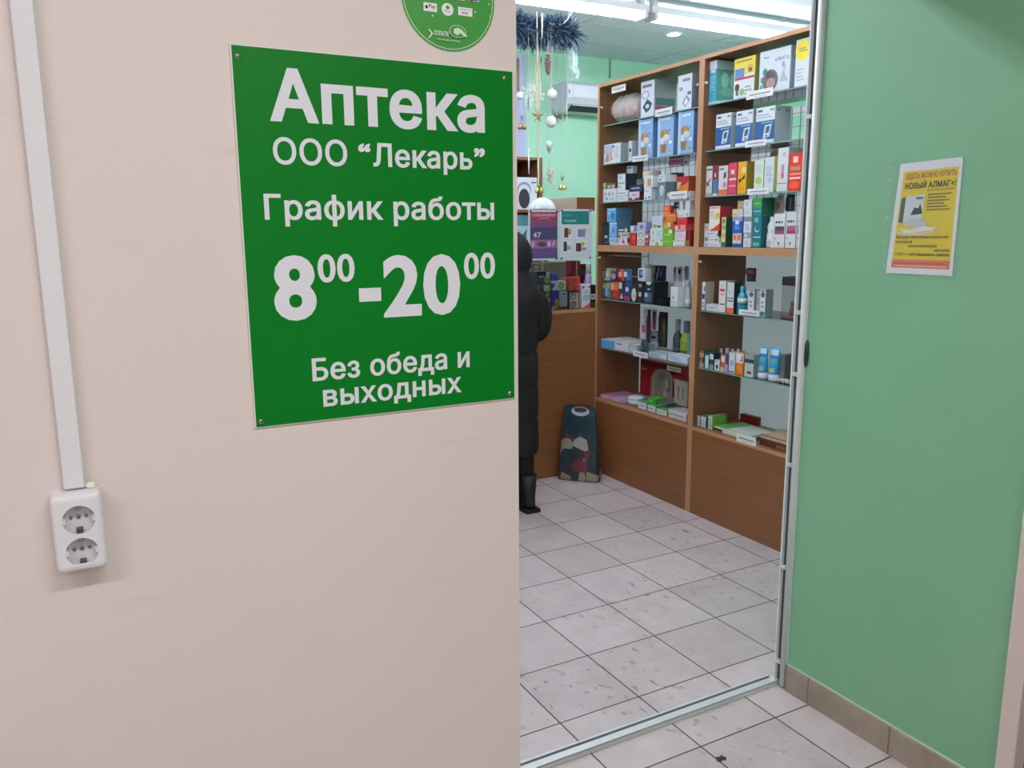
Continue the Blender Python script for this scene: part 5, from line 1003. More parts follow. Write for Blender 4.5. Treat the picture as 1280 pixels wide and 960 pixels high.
# two A4 posters clipped on the glass
def board_poster(label, l, r, t, b_, art, paper):
    q0 = aty(l, b_, YC); q1 = aty(r, t, YC); y_ = YC+.0045
    o = thing('counter_poster', label, 'poster', ((q0.x+q1.x)/2, y_, q0.z), 'posters on the counter glass')
    k = MB(); k.box(q0.x, q1.x, y_, y_+.001, q0.z, q1.z, mat(paper, .35))
    k.art((V((q0.x, y_, q0.z)), V((q1.x-q0.x, 0, 0)), V((0, 0, q1.z-q0.z)), V((0, -1, 0))), art, .0003); k.build('sheet', o)
    for u in (.06, .94):
        for v in (.03, .97):
            x_ = q0.x+(q1.x-q0.x)*u; z_ = q0.z+(q1.z-q0.z)*v; k = MB(); k.lathe([(.006, 0), (.006, .003), (.004, .004)], M_BLACK, (x_, y_-.0005, z_), 12, Matrix.Rotation(PI/2, 4, 'X')); k.build('black_pin', o)
board_poster('purple advertising poster clipped to the counter glass, left of the teal one', 661, 698.5, 262.5, 326, [
  (.06, .04, .97, .96, '#5a4a7c'), (.06, .78, .97, .96, '#9c3a58'), ('t', 'СЛУБИ МАНИКЮР', .12, .87, .9, .925, '#e2c9d4', .012), ('l', .35, .82, .7, .85, 1, '#c896ac'), (.06, .66, .97, .78, '#7d4a74'), (.06, .42, .97, .66, '#4a456c'),
  ('t', '47', .15, .45, .42, .56, '#cfc9dc', .02), (.06, .24, .97, .41, '#94688c'), ('o', .45, .32, .15, .05, '#5d3a5c'), ('o', .68, .33, .05, .06, '#d0b8c8'), ('p', [(.8,.27),(.9,.38),(.86,.4),(.77,.3)], '#c8a8bc'), (.1, .27, .2, .38, '#c0a0b8'), (.06, .04, .97, .2, '#62508a')], '#d6d4dc')
board_poster('white promotion poster with a teal heading clipped to the counter glass', 699.8, 741, 261.5, 325, [
  (.06, .70, .90, .96, '#1f8078'), ('t', 'Акция', .14, .74, .5, .80, '#b9dcd6', .012), ('t', 'Ваш', .14, .86, .32, .91, '#6cb0a8', .0),
  (.1, .42, .36, .64, '#e2e4e8'), (.5, .42, .84, .64, '#e2e4e8'), (.1, .14, .36, .38, '#e2e4e8'), (.5, .14, .84, .38, '#e2e4e8'),
  (.14, .44, .26, .63, '#6a3c34'), (.27, .5, .33, .6, '#8a5a3c'), (.55, .45, .78, .6, '#7c88a8'), ('o', .76, .58, .06, .04, '#c9a42c'), ('o', .3, .58, .05, .04, '#c9a42c'), (.12, .17, .22, .36, '#3c4244'), (.22, .2, .34, .28, '#a8a29a'), (.5, .16, .66, .33, '#5c3a40'), ('o', .7, .31, .06, .04, '#c9a42c'), (.68, .18, .82, .24, '#9a9aa2')], '#d5dce0')
# goods behind the glass
def ccarton(label, l, r, t, z, d, front, art=(), side=None, Y=4.205, key=None, name='medicine_box', cat='box'):
    z0 = TOP[z] if z in TOP else 1.0284
    pm = (t+386)/2 if z == 'C' else t+8
    x0_ = aty(l, pm, Y).x+.0008; x1_ = aty(r, pm, Y).x-.0008; zt = max(aty((l+r)/2, t, Y).z, z0+.012)
    k = MB(); k.box(x0_, x1_, Y, Y+d, z0, zt, mat(side or front, .42), .0012)
    k.art((V((x0_, Y, z0)), V((x1_-x0_, 0, 0)), V((0, 0, zt-z0)), V((0, -1, 0))), [(.015, .01, .985, .99, front)]+list(art), .0003)
    if key: TOP[key] = zt+.0003
    return tag(k.build(name, None, ((x0_+x1_)/2, Y+d/2, z0)), label, cat)
YB = [('o', .78, .35, .2, .3, '#a9c04a'), ('o', .78, .35, .09, .13, '#5d7a2c')]
ccarton('dark navy box with a green disc lowest in the stack beside the coat', 676, 688, 372, 'C', .08, '#2c3f50', [(.4, .5, .95, .95, '#c6cbd0')], key='s0')
ccarton('black and white box in the middle of the stack beside the black coat', 675, 687.5, 355.5, 's0', .08, '#22303c', [(.35, .5, .98, .95, '#cfd4d4')]+YB, key='s1')
ccarton('black box with a green disc topmost beside the black coat', 671, 687.5, 339.5, 's1', .08, '#1c2a38', [(.05, .72, .7, .95, '#0e1216'), (.1, .55, .6, .68, '#7d98a8'), (.7, .6, .98, .98, '#c4c9cc')]+YB)
ccarton('purple box with a yellow flower at the bottom left on the counter', 688.6, 698.4, 363, 'C', .08, '#4c48a4', [('p', [(.0,.0),(.55,.0),(.4,.25)], '#e0dfe6'), ('o', .75, .3, .24, .26, '#d9c83c'), ('o', .75, .3, .1, .1, '#c07a2c')], key='v0')
ccarton('white and purple box with a green flower on top of the purple flower box', 688.6, 708, 351, 'v0', .07, '#d4d4de', [('p', [(.0,.0),(.3,.6),(.0,.9)], '#5a54a8'), ('o', .68, .45, .2, .35, '#8fa83c'), ('o', .68, .45, .08, .14, '#c9c84a')], key='v1')
ccarton('plain purple box standing at the top left on the counter', 688.6, 698, 340.5, 'v1', .05, '#5550a8', [(.1, .8, .9, .92, '#8a86cc')], Y=4.215)
ccarton('white box with a crimson base on the counter', 699.2, 709.2, 364, 'C', .08, '#c9cbd6', [(.0, .0, 1, .14, '#a23a58'), ('l', .1, .5, .9, .9, 3, '#a6a9bc'), (.4, .8, .8, .88, '#7a8090')], key='v2')
ccarton('white box with two grey rings on the counter', 711.7, 722.5, 366, 'C', .08, '#d2d0d2', [('o', .48, .76, .36, .18, '#4a4c50'), ('o', .48, .74, .28, .13, '#c0bfbc'), ('o', .48, .26, .36, .18, '#4a4c50'), ('o', .48, .24, .28, .13, '#c0bfbc')], '#a03a50', key='v3')
ccarton('orange-red box with a purple strip above the grey rings box', 709.6, 725, 346.5, 'v3', .07, '#dc4a2c', [(.0, .0, 1, .16, '#5d2a54'), ('o', .42, .45, .2, .22, '#e8642c'), (.55, .3, .95, .7, '#b8583c'), ('o', .25, .8, .2, .15, '#e05a54')], key='v4')
ccarton('maroon box with dark ornaments at the back on the counter', 713.5, 725.5, 326, 'C', .06, '#8c1f34', [('o', .75, .75, .2, .08, '#5a1a28'), ('o', .4, .9, .3, .04, '#6d1c2c')], Y=4.33)
ccarton('dark plum box with a pink dot at the back on the counter', 726, 735.5, 330, 'C', .04, '#4a2434', [('o', .6, .55, .22, .07, '#c88a9c'), (.1, .75, .9, .85, '#6a3a4a')], Y=4.37)
ccarton('white box with teal bands and a coral base on the counter', 727, 738, 355.5, 'C', .08, '#d6dade', [('p', [(.1,.0),(1,.0),(1,.22)], '#cc5a50'), (.15, .3, .9, .5, '#9cc8c8'), (.15, .5, .9, .53, '#3c8f92'), (.15, .58, .9, .75, '#a4cccc'), ('o', .2, .88, .1, .06, '#34588c'), ('o', .85, .9, .1, .05, '#b04a54')], key='v5')
ccarton('dark box with a white label at the right end of the counter', 738.6, 744.5, 356, 'C', .03, '#2a1e20', [(.0, .36, 1, .6, '#c9d0c8'), (.3, .42, .6, .54, '#2c3a34'), (.1, .05, .9, .25, '#5a4a2c')])
q0 = aty(736.5, 350, 4.245); q1 = aty(743.5, 350, 4.245); rr = (q1.x-q0.x)/2; zt = aty(740, 328, 4.245).z
o = thing('lotion_bottle', 'lilac lotion bottle with a white cap behind the counter glass', 'bottle', ((q0.x+q1.x)/2, 4.285, 1.0284))
k = MB(); c_ = ((q0.x+q1.x)/2, 4.285, 1.0284); k.lathe([(rr*.9, 0), (rr, .01), (rr, (zt-1.028)*.66), (rr*.8, (zt-1.028)*.74)], mat('#a89ac8', .3), c_, 22); k.build('bottle_body', o)
k = MB(); k.lathe([(rr*.82, (zt-1.028)*.74), (rr*.8, (zt-1.028)*.95), (rr*.5, (zt-1.028))], mat('#d8d4de', .35), c_, 20); k.build('cap', o)
q0 = aty(664, 340, 4.46); q1 = aty(713.5, 327, 4.46)
k = MB(); k.box(q0.x, q1.x, 4.46, 4.535, 1.0284, q1.z, mat('#a89a84', .6), .003)
k.art((V((q0.x, 4.46, 1.0284)), V((q1.x-q0.x, 0, 0)), V((0, 0, q1.z-1.0284)), V((0, -1, 0))), [(.0, .6, .25, .98, '#b08a78'), (.08, .86, .18, .92, '#d9d9d4'), (.08, .76, .18, .82, '#d9d9d4')])
tag(k.build('cardboard_box', None, ((q0.x+q1.x)/2, 4.53, 1.0284)), 'plain beige cardboard box behind the small boxes on the counter', 'box')
# white paper dome on the ledge
q = aty(677, 262, 4.45); q.x -= .012
o = thing('paper_decoration', 'white pleated paper dome standing on the ledge above the counter posters', 'decoration', (q.x, 4.45, 1.69))
k = MB(); n_ = 28; vs = []; fs = []
for i, (r_, z_) in enumerate([(.075, 0), (.07, .018), (.052, .04), (.02, .055)]):
    for j in range(n_): a = 2*PI*j/n_; rr = r_*(1+.10*(-1)**j*(1-i*.2)); vs.append((q.x+rr*math.cos(a), 4.42+rr*math.sin(a), q.z+.002+z_*1.25))
for i in range(3):
    for j in range(n_): fs.append((i*n_+j, i*n_+(j+1) % n_, (i+1)*n_+(j+1) % n_, (i+1)*n_+j))
fs.append(tuple(3*n_+j for j in range(n_))); fs.append(tuple(range(n_))[::-1]); k.add(vs, fs, mat('#e4e8ea', .7))
k.build('pleated_dome', o)
bx('support_rod', q.x-.004, q.x+.004, 4.416, 4.424, 1.0285, q.z+.002, M_ALU, o)
# ------------------------------------------------------------------ shelf unit at the back wall, left
q1 = aty(678, 197, 5.45)
X1_ = q1.x; ZT = q1.z; zs = aty(660, 262, 5.45).z
sh = thing('back_shelf_unit', 'brown open shelf unit with dark back against the mint rear wall', 'shelf unit', (X1_-.5, 5.6, 0))
M_DKB = mat('#33261f', .6)
for x_ in (X1_-1.0, X1_-.03): bx('side_panel', x_, x_+.03, 5.45, 5.79, 0, ZT, M_BEECHV, sh)
for z_ in (ZT-.02, zs-.02, 1.2, .7, .1): bx('shelf_board', X1_-.97, X1_-.03, 5.45, 5.775, z_, z_+.02, M_BEECH, sh)
bx('back_panel', X1_-.97, X1_-.03, 5.775, 5.79, .1, ZT, M_DKB, sh)
q0 = aty(646, 262, 5.46); q2 = aty(671.5, 222, 5.46)
k = MB(); xa = q0.x-.12; k.box(xa, q2.x, 5.46, 5.60, zs+.0004, q2.z, mat('#d0d2dc', .4), .002)
k.art((V((xa, 5.46, zs)), V((q2.x-xa, 0, 0)), V((0, 0, q2.z-zs)), V((0, -1, 0))), [('o', .62, .62, .2, .24, '#8a8c9a'), ('o', .62, .58, .17, .2, '#d0d2dc'), ('o', .62, .34, .16, .31, '#2b2426'), ('l', .82, .8, .98, .88, 1, '#4a4a5c')], .0004)
tag(k.build('headphone_box', None, (q2.x-.1, 5.53, zs)), 'white box with a dark oval picture on the back shelf unit', 'box')
q0 = aty(646, 300, 5.46); q2 = aty(662, 269, 5.46)
k = MB(); xa = q0.x-.1; k.box(xa, q2.x, 5.46, 5.58, 1.2205, q2.z, mat('#b4ccd2', .4), .002)
k.art((V((xa, 5.46, 1.2205)), V((q2.x-xa, 0, 0)), V((0, 0, q2.z-1.2205)), V((0, -1, 0))), [(.0, .8, 1, 1, '#4a7a8c'), ('p', [(.5,.5),(.9,.75),(.85,.55)], '#33586a'), ('o', .5, .2, .2, .12, '#8fb06a'), ('l', .5, .3, .95, .45, 2, '#8aa6ae')], .0004)
tag(k.build('product_box', None, (q2.x-.1, 5.52, 1.2205)), 'pale turquoise box on the lower board of the back shelf unit', 'box')
q0 = aty(657, 195, 5.79); q2 = aty(657, 70, 5.79)
k = MB(); k.box(q0.x-.5, q0.x, 5.785, 5.80, ZT+.01, q2.z, mat('#b9bfe0', .5))
k.art((V((q0.x-.5, 5.785, ZT+.01)), V((.5, 0, 0)), V((0, 0, q2.z-ZT-.01)), V((0, -1, 0))), [(.7, .66, .9, .97, '#8a8078'), (.74, .7, .86, .82, '#a07a5c')])
tag(k.build('wall_chart', None, (q0.x-.25, 5.79, ZT)), 'lilac wall chart on the mint rear wall behind the tinsel', 'poster')

# ------------------------------------------------------------------ split air conditioner
q0 = aty(710, 100, 5.56); q1 = aty(712, 137, 5.56)
ac = thing('air_conditioner', 'white split air conditioner on the mint rear wall above the far cabinet', 'air conditioner', (q0.x+.4, 5.68, q1.z))
zt_, zb = q0.z, q1.z; x0_ = q0.x; x1_ = x0_+.82
k = MB(); pr = [(5.799, zb), (5.66, zb), (5.585, zb+.05), (5.565, zb+.09), (5.565, zt_-.025), (5.60, zt_), (5.799, zt_)]
n_ = len(pr); vs = [(x, y, z) for x in (x0_, x1_) for y, z in pr]
k.add(vs, [tuple(range(n_))[::-1], tuple(n_+j for j in range(n_))]+[(j, (j+1) % n_, n_+(j+1) % n_, n_+j) for j in range(n_)], mat('#dfe2ea', .35)); k.build('housing', ac)
bx('front_cover', x0_+.045, x1_-.02, 5.559, 5.566, zb+.095, zt_-.03, mat('#e6e9f0', .3), ac, .002)
k = MB(); k.add([(x0_+.05, 5.583, zb+.048), (x1_-.03, 5.583, zb+.048), (x1_-.03, 5.652, zb+.002), (x0_+.05, 5.652, zb+.002)], [(0, 1, 2, 3)], mat('#34393e', .5))
k.box(x0_+.05, x1_-.03, 5.570, 5.582, zb+.036, zb+.044, mat('#d2d6de', .4)); k.build('air_outlet', ac)
bx('indicator_panel', x0_+.012, x0_+.02, 5.562, 5.566, zb+.12, zb+.15, mat('#4a5058', .4), ac)

# ------------------------------------------------------------------ lamps
def lamp(x, y, z, length, label, es, col, group, bw=.028):
    o = thing('fluorescent_lamp', label, 'ceiling lamp', (x, y, z), group)
    bx('lamp_base', x-length/2, x+length/2, y-bw, y+bw, z-.095, z-.055, mat('#e4e8ea', .4), o, .003)
    for sx in (-.70, .70): bx('ceiling_bracket', x+sx-.015, x+sx+.015, y-.02, y+.02, z-.056, z-.0005, mat('#d8dcde', .4), o)
    for dy in (-.033, .033):
        k = MB(); k.lathe([(.013, 0), (.013, length-.06)], mat(col, .4, 0, .5, 0, es), (x-length/2+.03, y+dy, z-.115), 12, Matrix.Rotation(PI/2, 4, 'Y')); k.build('tube', o)
    for sx in (-1, 1):
        bx('end_cap', x+sx*(length/2-.028)-.012, x+sx*(length/2-.028)+.012, y-.05, y+.05, z-.132, z-.085, mat('#d8dcde', .4), o, .002)
names = ['over the far cabinet end, left of the tube joint', 'in the row above the cabinets, nearest the right', 'in the row above the counter, behind the cream wall', 'in the front row near the shop entrance, left', 'in the front row near the shop entrance, right', 'added unseen behind the near cabinet to light its back']
for (x, y, es), nm in zip(STORE_LAMPS, names): lamp(x, y, SH, 1.48, f'long twin tube fluorescent lamp {nm}', es, '#f1efff', 'fluorescent lamps of the shop', .043 if y > 4 else .028)
names = ['nearest the doorway', 'nearest the socket wall end', 'behind the viewer']
for (x, y), nm in zip(CORR_LAMPS, names): lamp(x, y, CH, 1.28, f'twin tube fluorescent lamp on the corridor ceiling {nm}', TUBE_CORR, '#fff6ee', 'fluorescent lamps of the corridor')
for (px, py), nm in zip([(842, 42)], ['between the lamp row and the far cabinet']):
    q = atz(px, py, SH); o = thing('downlight', f'small round lit downlight in the shop ceiling {nm}', 'downlight', (q.x, q.y, SH))
    k = MB(); k.lathe([(.055, -.008), (.062, -.0005)], mat('#dfe3e6', .4), (q.x, q.y, SH), 24); k.build('ring', o)
    k = MB(); k.lathe([(.045, -.0095), (.045, -.008)], mat('#ffffff', .4, 0, .5, 0, 6), (q.x, q.y, SH), 24); k.build('lens', o)

# ------------------------------------------------------------------ New Year garland and hangers
YT = 3.3
gl = thing('tinsel_garland', 'fluffy dark blue tinsel garland hanging under the shop ceiling', 'garland', (1.97, YT, 2.4))
p0, p1 = aty(640, 27, YT), aty(716, 26, YT)
k = MB(); tm = [mat('#38536f', .35, .2), mat('#4c6a88', .3, .2), mat('#2a4260', .4, .2), mat('#6d8aa4', .3, .3)]
spine = []
for i in range(60):
    f = i/59; spine.append(V((p0.x-.14+(p1.x-p0.x+.14)*f, YT+.012*math.sin(f*14), p0.z+.008*math.sin(f*9)-.012)))
k.tube(spine, .012, tm[2], 6)
tm.append(mat('#8aa2b4', .4, .3))
for i in range(6500):
    q_ = random.random(); c_ = spine[int(q_*59.99)] + V((random.uniform(-.004, .004), 0, 0)); a = random.uniform(0, 2*PI)
    lump = .55+.45*math.sin(q_*31)**2
    L_ = random.uniform(.02, .062)*(.8+.35*lump)
    if math.sin(a) < -.2: L_ *= 1+.55*lump
    d = V((random.uniform(-.7, .7), math.cos(a), math.sin(a))).normalized(); s_ = d.cross(V((random.random(), random.random(), random.random()+.1))).normalized()*.003
    e = c_+d*L_; k.add([c_-s_, c_+s_, e+s_*.5, e-s_*.5], [(0, 1, 2, 3)], random.choice(tm))
k.build('tinsel', gl)
for f in (.12, .97):
    c_ = spine[int(59*f)]; k = MB(); k.tube([c_, V((c_.x+.002, c_.y, SH-.001))], .0016, mat('#c4ccd0', .4), 6); k.build('hanging_cord', gl)
a, b_ = aty(688, 30, YT-.04), aty(716, 8, YT-.04)
k = MB(); pts = [aty(x, y, YT-.04) for x, y in [(687, 29), (694, 31), (702, 30), (709, 25), (714, 17), (716, 8), (716.5, 0)]]
k.tube(pts+[V((pts[-1].x, pts[-1].y, SH-.001))], .0035, mat('#dfe6ea', .4), 8)
tag(k.build('lamp_cable', None, tuple(pts[0])), 'white cable looping in front of the blue tinsel', 'cable')
def cord_to(px, py, Y, r_=.0009, col='#b8c4b8'):
    q = aty(px, py, Y); ztop = spine[0].z-.01; kk = MB(); kk.tube([q, V((q.x, Y, ztop))], r_, mat(col, .5), 5); return kk, q
def hang(name, label, px, py, Y, cat='ornament', col='#b8c4b8', ytop=None):
    kk, q = cord_to(px, ytop or py, Y, .0009, col); o = thing(name, label, cat, tuple(aty(px, py, Y)), 'hangers on the tinsel garland'); kk.build('cord', o); return o, aty(px, py, Y)
pxm = aty(681, 100, YT).x-aty(680, 100, YT).x
# white balls
for (px, py, r_, lab) in [(690, 117, 5.6, 'white matt bauble hanging above the spiky one'), (689, 151, 6.2, 'larger white bauble beside the bronze spiky star'), (650, 119, 3.8, 'small white bauble at the cream wall edge')]:
    o, q = hang('bauble', lab, px, py-r_, {690: YT-.02, 689: YT+.03, 650: YT}[px])
    rr = r_*pxm; k = MB(); k.sphere(q-V((0, 0, rr)), rr, mat('#dfe9e4', .55)); k.build('ball', o)
    k = MB(); k.lathe([(rr*.25, 0), (rr*.25, rr*.3)], mat('#c4c8c0', .3, .7), q-V((0, 0, rr*.08)), 10); k.build('cap', o)
o, q = hang('spiky_star', 'bronze spiky star burst hanging behind the larger white bauble', 696, 146, YT+.10)
k = MB()
for i in range(46):
    d = V((random.gauss(0, 1), random.gauss(0, 1), random.gauss(0, 1))).normalized(); k.tube([q, q+d*.045], [.0016, .0003], mat('#7d7a62', .35, .5), 5)
k.sphere(q, .006, mat('#6d6a54', .4, .4), seg=8); k.build('star_burst', o)
# pine cones and acorn
def cone(o, q, L_, R_, c1, c2):
    k = MB(); n_ = 9
    k.lathe([(.001, -L_), (R_*.4, -L_*.9), (R_*.8, -L_*.55), (R_*.7, -L_*.2), (R_*.2, 0)], mat(c1, .6), q, 12)
    for i in range(n_):
        f = (i+.5)/n_; r_ = R_*(.95*math.sin(PI*min(.98, f*.9+.1))**.7); m_ = max(5, int(9*r_/R_))
        for j in range(m_):
            a = 2*PI*(j+.5*(i % 2))/m_; c_ = q+V((r_*.8*math.cos(a), r_*.8*math.sin(a), -L_*f)); k.sphere(c_, R_*.3, mat(c2 if (i+j) % 3 else c1, .55), 1, 1, .55, 8)
    k.build('cone_scales', o)
o, q = hang('pine_cone', 'brown frosted pine cone hanging below the tinsel', 685, 68, YT-.055); cone(o, q, 21*pxm, 4.0*pxm, '#5d4a48', '#a08a84')
o, q = hang('pine_cone', 'silver-white cone ornament hanging lowest beside the gold chain', 688, 207, YT-.075); cone(o, q, 19*pxm, 4.4*pxm, '#b4baac', '#dfe2d6')
o, q = hang('silver_acorn', 'white flower and silver acorn hanging between the white baubles and the silver-white cone', 686.5, 176, YT+.085)
k = MB(); k.sphere(q-V((0, 0, .016)), 4.2*pxm, mat('#e2ece8', .5), 1, 1, .9)
for j in range(6): a = 2*PI*j/6; k.sphere(q+V((.011*math.cos(a), .011*math.sin(a), -.012)), .007, mat('#d4ded8', .5), seg=8)
k.build('flower', o); k = MB(); k.lathe([(.0005, -.056), (.008, -.045), (.0105, -.036), (.0125, -.034), (.011, -.028), (.004, -.026)], mat('#a9b4ac', .3, .6), q, 14); k.build('acorn', o)
# icicles
for (px, py, h_, lab) in [(661, 185, 27, 'small clear icicle in front of the back shelf unit'), (677.5, 17, 25, 'white icicle inside the blue tinsel')]:
    o, q = hang('icicle', lab, px, py, YT-.06)
    k = MB(); n_ = 9; k.lathe([((.0045 if j % 2 else .006)*(1-j/n_*.75), -h_*pxm*j/n_) for j in range(n_+1)], mat('#dfe8ea', .2), q, 10); k.build('twisted_glass', o)
# gold bead chains
o, q = hang('bead_chain', 'long pale gold bead chain hanging from the tinsel', 671, 20, YT-.045)
k = MB()
def beads(pts, n_, r_, col):
    L_ = len(pts)-1
    for i in range(n_):
        f = i/(n_-1)*L_; a = min(int(f), L_-1); c_ = pts[a].lerp(pts[a+1], f-a)
        b = bmesh.new(); bmesh.ops.create_icosphere(b, subdivisions=1, radius=r_); k.bm(b, mat(col, .25, .5), True, Matrix.Translation(c_))
A_ = lambda *p: [aty(x, y, YT-.045) for x, y in p]
beads(A_((671, 16), (671.5, 60), (672.5, 100), (673, 150), (672.5, 195), (673, 232)), 130, .0046, '#d6d2ae')
beads(A_((672, 60), (675, 95), (675.5, 120), (673, 145)), 56, .0038, '#d9d5b4'); beads(A_((671, 65), (669, 95), (668, 120), (670, 140)), 52, .0038, '#cfc9a0')
k.build('bead_strands', o)
o, q = hang('gold_star', 'gold five pointed star hanging on the bead chain', 672, 139, YT-.06)
k = MB(); ps = []; c_ = q-V((0, 0, .02)); 
for j in range(10): a = PI/2+PI*j/5; r_ = .034 if j % 2 == 0 else .012; ps.append(c_+V((r_*math.cos(a), 0, r_*math.sin(a))))
k.add(ps+[c_+V((0, -.006, 0)), c_+V((0, .006, 0))], [(j, (j+1) % 10, 10) for j in range(10)]+[((j+1) % 10, j, 11) for j in range(10)], mat('#8c8256', .35, .5)); k.build('star', o)
# white snowflake cluster
o, q = hang('snowflake', 'white lacy snowflake cluster behind the bead chain', 667, 104, YT+.04)
k = MB()
for (dx, dz, r_) in [(0, -.025, .036), (-.034, -.040, .028), (.030, -.05, .028), (-.008, -.075, .028), (.012, -.01, .022), (-.03, -.08, .02)]:
    for j in range(6):
        a = PI*j/3+.3; c_ = q+V((dx, 0, dz)); d = V((math.cos(a), .1*(-1)**j, math.sin(a))); k.tube([c_, c_+d*r_], .003, mat('#e2efe8', .5), 5)
        for f in (.5, .8):
            for s_ in (-.7, .7): d2 = V((math.cos(a+s_), 0, math.sin(a+s_))); k.tube([c_+d*r_*f, c_+d*r_*f+d2*r_*.32], .0024, mat('#e2efe8', .5), 4)
k.build('lacy_flakes', o)
# white fluffy ribbon on the right
o, q = hang('fluffy_ribbon', 'white fluffy ribbon hanging at the right end of the tinsel', 715, 22, YT+.01)
k = MB()
P_ = [aty(x, y, YT+.01) for x, y in [(714.8, 22), (715, 45), (715.3, 62), (717, 74), (716, 84), (719, 90), (717.5, 97)]]
for i in range(900):
    f = random.random()*(len(P_)-1); a = int(f); c_ = P_[a].lerp(P_[a+1], f-a); w_ = .011 if f < 2 else .022
    d = V((random.uniform(-1, 1), random.uniform(-.6, .6), random.uniform(-.9, .6))).normalized()*w_; s_ = V((0, .001, .0014)); k.add([c_-s_, c_+s_, c_+d+s_, c_+d-s_], [(0, 1, 2, 3)], mat('#d2ece4', .6))
k.tube(P_, [.004, .005, .006, .010, .009, .012, .004], mat('#dbeee8', .6), 8); k.build('fluff', o)
# bells with green sprigs
for (px, py, lab, c_) in [(703, 234, 'pair of gold bells under a green sprig, farthest right on the garland', '#c9b86a'), (674, 238, 'small yellow-green bell at the foot of the bead chain', '#a9a84a'), (652.5, 158, 'brown bells with a sprig at the cream wall edge', '#9a7c50')]:
    o, q = hang('bell', lab, px, py-6, YT+.03)
    k = MB()
    for dx in (-.010, .010): k.lathe([(.0115, -.026), (.009, -.018), (.0065, -.006), (.002, 0)], mat(c_, .25, .7), q+V((dx, 0, -.006)), 14); k.sphere(q+V((dx, 0, -.033)), .0035, mat(c_, .3, .7), seg=8)
    k.build('bells', o)
    k = MB()
    for j in range(7): a = -.9+.3*j; e = q+V((.024*math.sin(a), .006*(-1)**j, .018+.018*math.cos(a))); k.add([q, q+V((.003, .002, .012)), e, q+V((-.003, -.002, .012))], [(0, 1, 2, 3)], mat('#2f5a3c', .5))
    k.build('sprig', o)
for (px, y0, y1, lab, c_) in [(661, 120, 139, 'slim dark green leaf pendant left of the gold star', '#3c6a54'), (676.5, 70, 82, 'slim grey-green leaf pendant beside the pine cone', '#5a6a5c'), (708.5, 118, 150, 'thin white glass rod pendant right of the white baubles', '#dbece4'), (692, 10, 14, 'x', 'x')][:3]:
    o, q = hang('leaf_pendant' if 'leaf' in lab else 'glass_rod', lab, px, y0, YT-.02); e = aty(px-1 if 'leaf' in lab else px, y1, YT-.02)
    k = MB(); k.tube([q, q.lerp(e, .4), e], [.0012, .004 if 'leaf' in lab else .0022, .001], mat(c_, .4), 8); k.build('pendant', o)

# ------------------------------------------------------------------ shopping bag on the floor
q0, q1 = atz(697, 598, 0), atz(750, 602.5, 0)
U_ = (q1-q0); wB = U_.length; U_.normalize(); N_ = V((U_.y, -U_.x, 0)); N_ = N_ if N_.dot(V((-1, -1, 0))) > 0 else -N_
hB = .462
mm, nt, b, N = nodes('bag_print'); L = nt.links
tc = N('ShaderNodeTexCoord'); sp = N('ShaderNodeSeparateXYZ'); L.new(tc.outputs['Object'], sp.inputs[0])
n = N('ShaderNodeTexNoise'); n.inputs['Scale'].default_value = 6; n.inputs['Detail'].default_value = 2; L.new(tc.outputs['Object'], n.inputs['Vector'])
ad = N('ShaderNodeMath', operation='MULTIPLY_ADD'); L.new(n.outputs['Fac'], ad.inputs[0]); ad.inputs[1].default_value = .3; L.new(sp.outputs[2], ad.inputs[2])
r = N('ShaderNodeValToRGB'); cr = r.color_ramp; cr.interpolation = 'B_SPLINE'
cr.elements[0].position = .12; cr.elements[0].color = lin('#7d6a4c'); cr.elements[1].position = .56; cr.elements[1].color = lin('#12262e')
for p_, c_ in [(.19, '#5a3a30'), (.26, '#6a5a48'), (.32, '#43262a'), (.40, '#2a4044'), (.47, '#173a42')]: e = cr.elements.new(p_); e.color = lin(c_)
v1 = N('ShaderNodeTexVoronoi'); v1.inputs['Scale'].default_value = 16; L.new(tc.outputs['Object'], v1.inputs['Vector'])
v2 = N('ShaderNodeValToRGB'); v2.color_ramp.interpolation = 'CONSTANT'; e2 = v2.color_ramp.elements; e2[0].color = lin('#2a3a3c'); e2[1].position = .55; e2[1].color = lin('#8c2c3c')
for p_, c_ in [(.3, '#b9a98c'), (.42, '#3c2a28'), (.7, '#26343a'), (.85, '#c8c0b0')]: q_ = e2.new(p_); q_.color = lin(c_)
sr = N('ShaderNodeSeparateColor'); L.new(v1.outputs['Color'], sr.inputs[0]); L.new(sr.outputs[0], v2.inputs[0])
zr = N('ShaderNodeMapRange'); zr.inputs['From Min'].default_value = .30; zr.inputs['From Max'].default_value = .26; zr.inputs['To Max'].default_value = .55; L.new(sp.outputs[2], zr.inputs['Value'])
mx = N('ShaderNodeMixRGB'); L.new(zr.outputs[0], mx.inputs[0]); L.new(r.outputs[0], mx.inputs[1]); L.new(v2.outputs[0], mx.inputs[2])
L.new(mx.outputs[0], b.inputs['Base Color']); b.inputs['Roughness'].default_value = .3
bag = thing('shopping_bag', 'dark teal and brown plastic gift bag with cut-out handle standing by the counter', 'bag', tuple((q0+q1)/2-N_*.05))
bc = (q0+q1)/2-N_*.024
def bagp(u, v, w_): return bc+U_*(u*wB)+N_*w_+V((0, 0, v*hB))
def ring_at(v):
    wf = .5-.15*v-.02*(v < .02); tf = .06*(1-v*.9)*(1 if v > .02 else .85)
    out = []
    for j in range(24):
        a = 2*PI*j/24; c_, s_ = math.cos(a), math.sin(a); e = .3
        out.append(bagp(wf*math.copysign(abs(c_)**e, c_), v, tf*math.copysign(abs(s_)**e, s_)*(1+.10*math.sin(7*v+3*c_))))
    return out
k = MB(); vs = []; fs = []; lv = [.003, .03, .12, .25, .4, .55, .68, .78, .86, .9]
for v in lv: vs += ring_at(v)
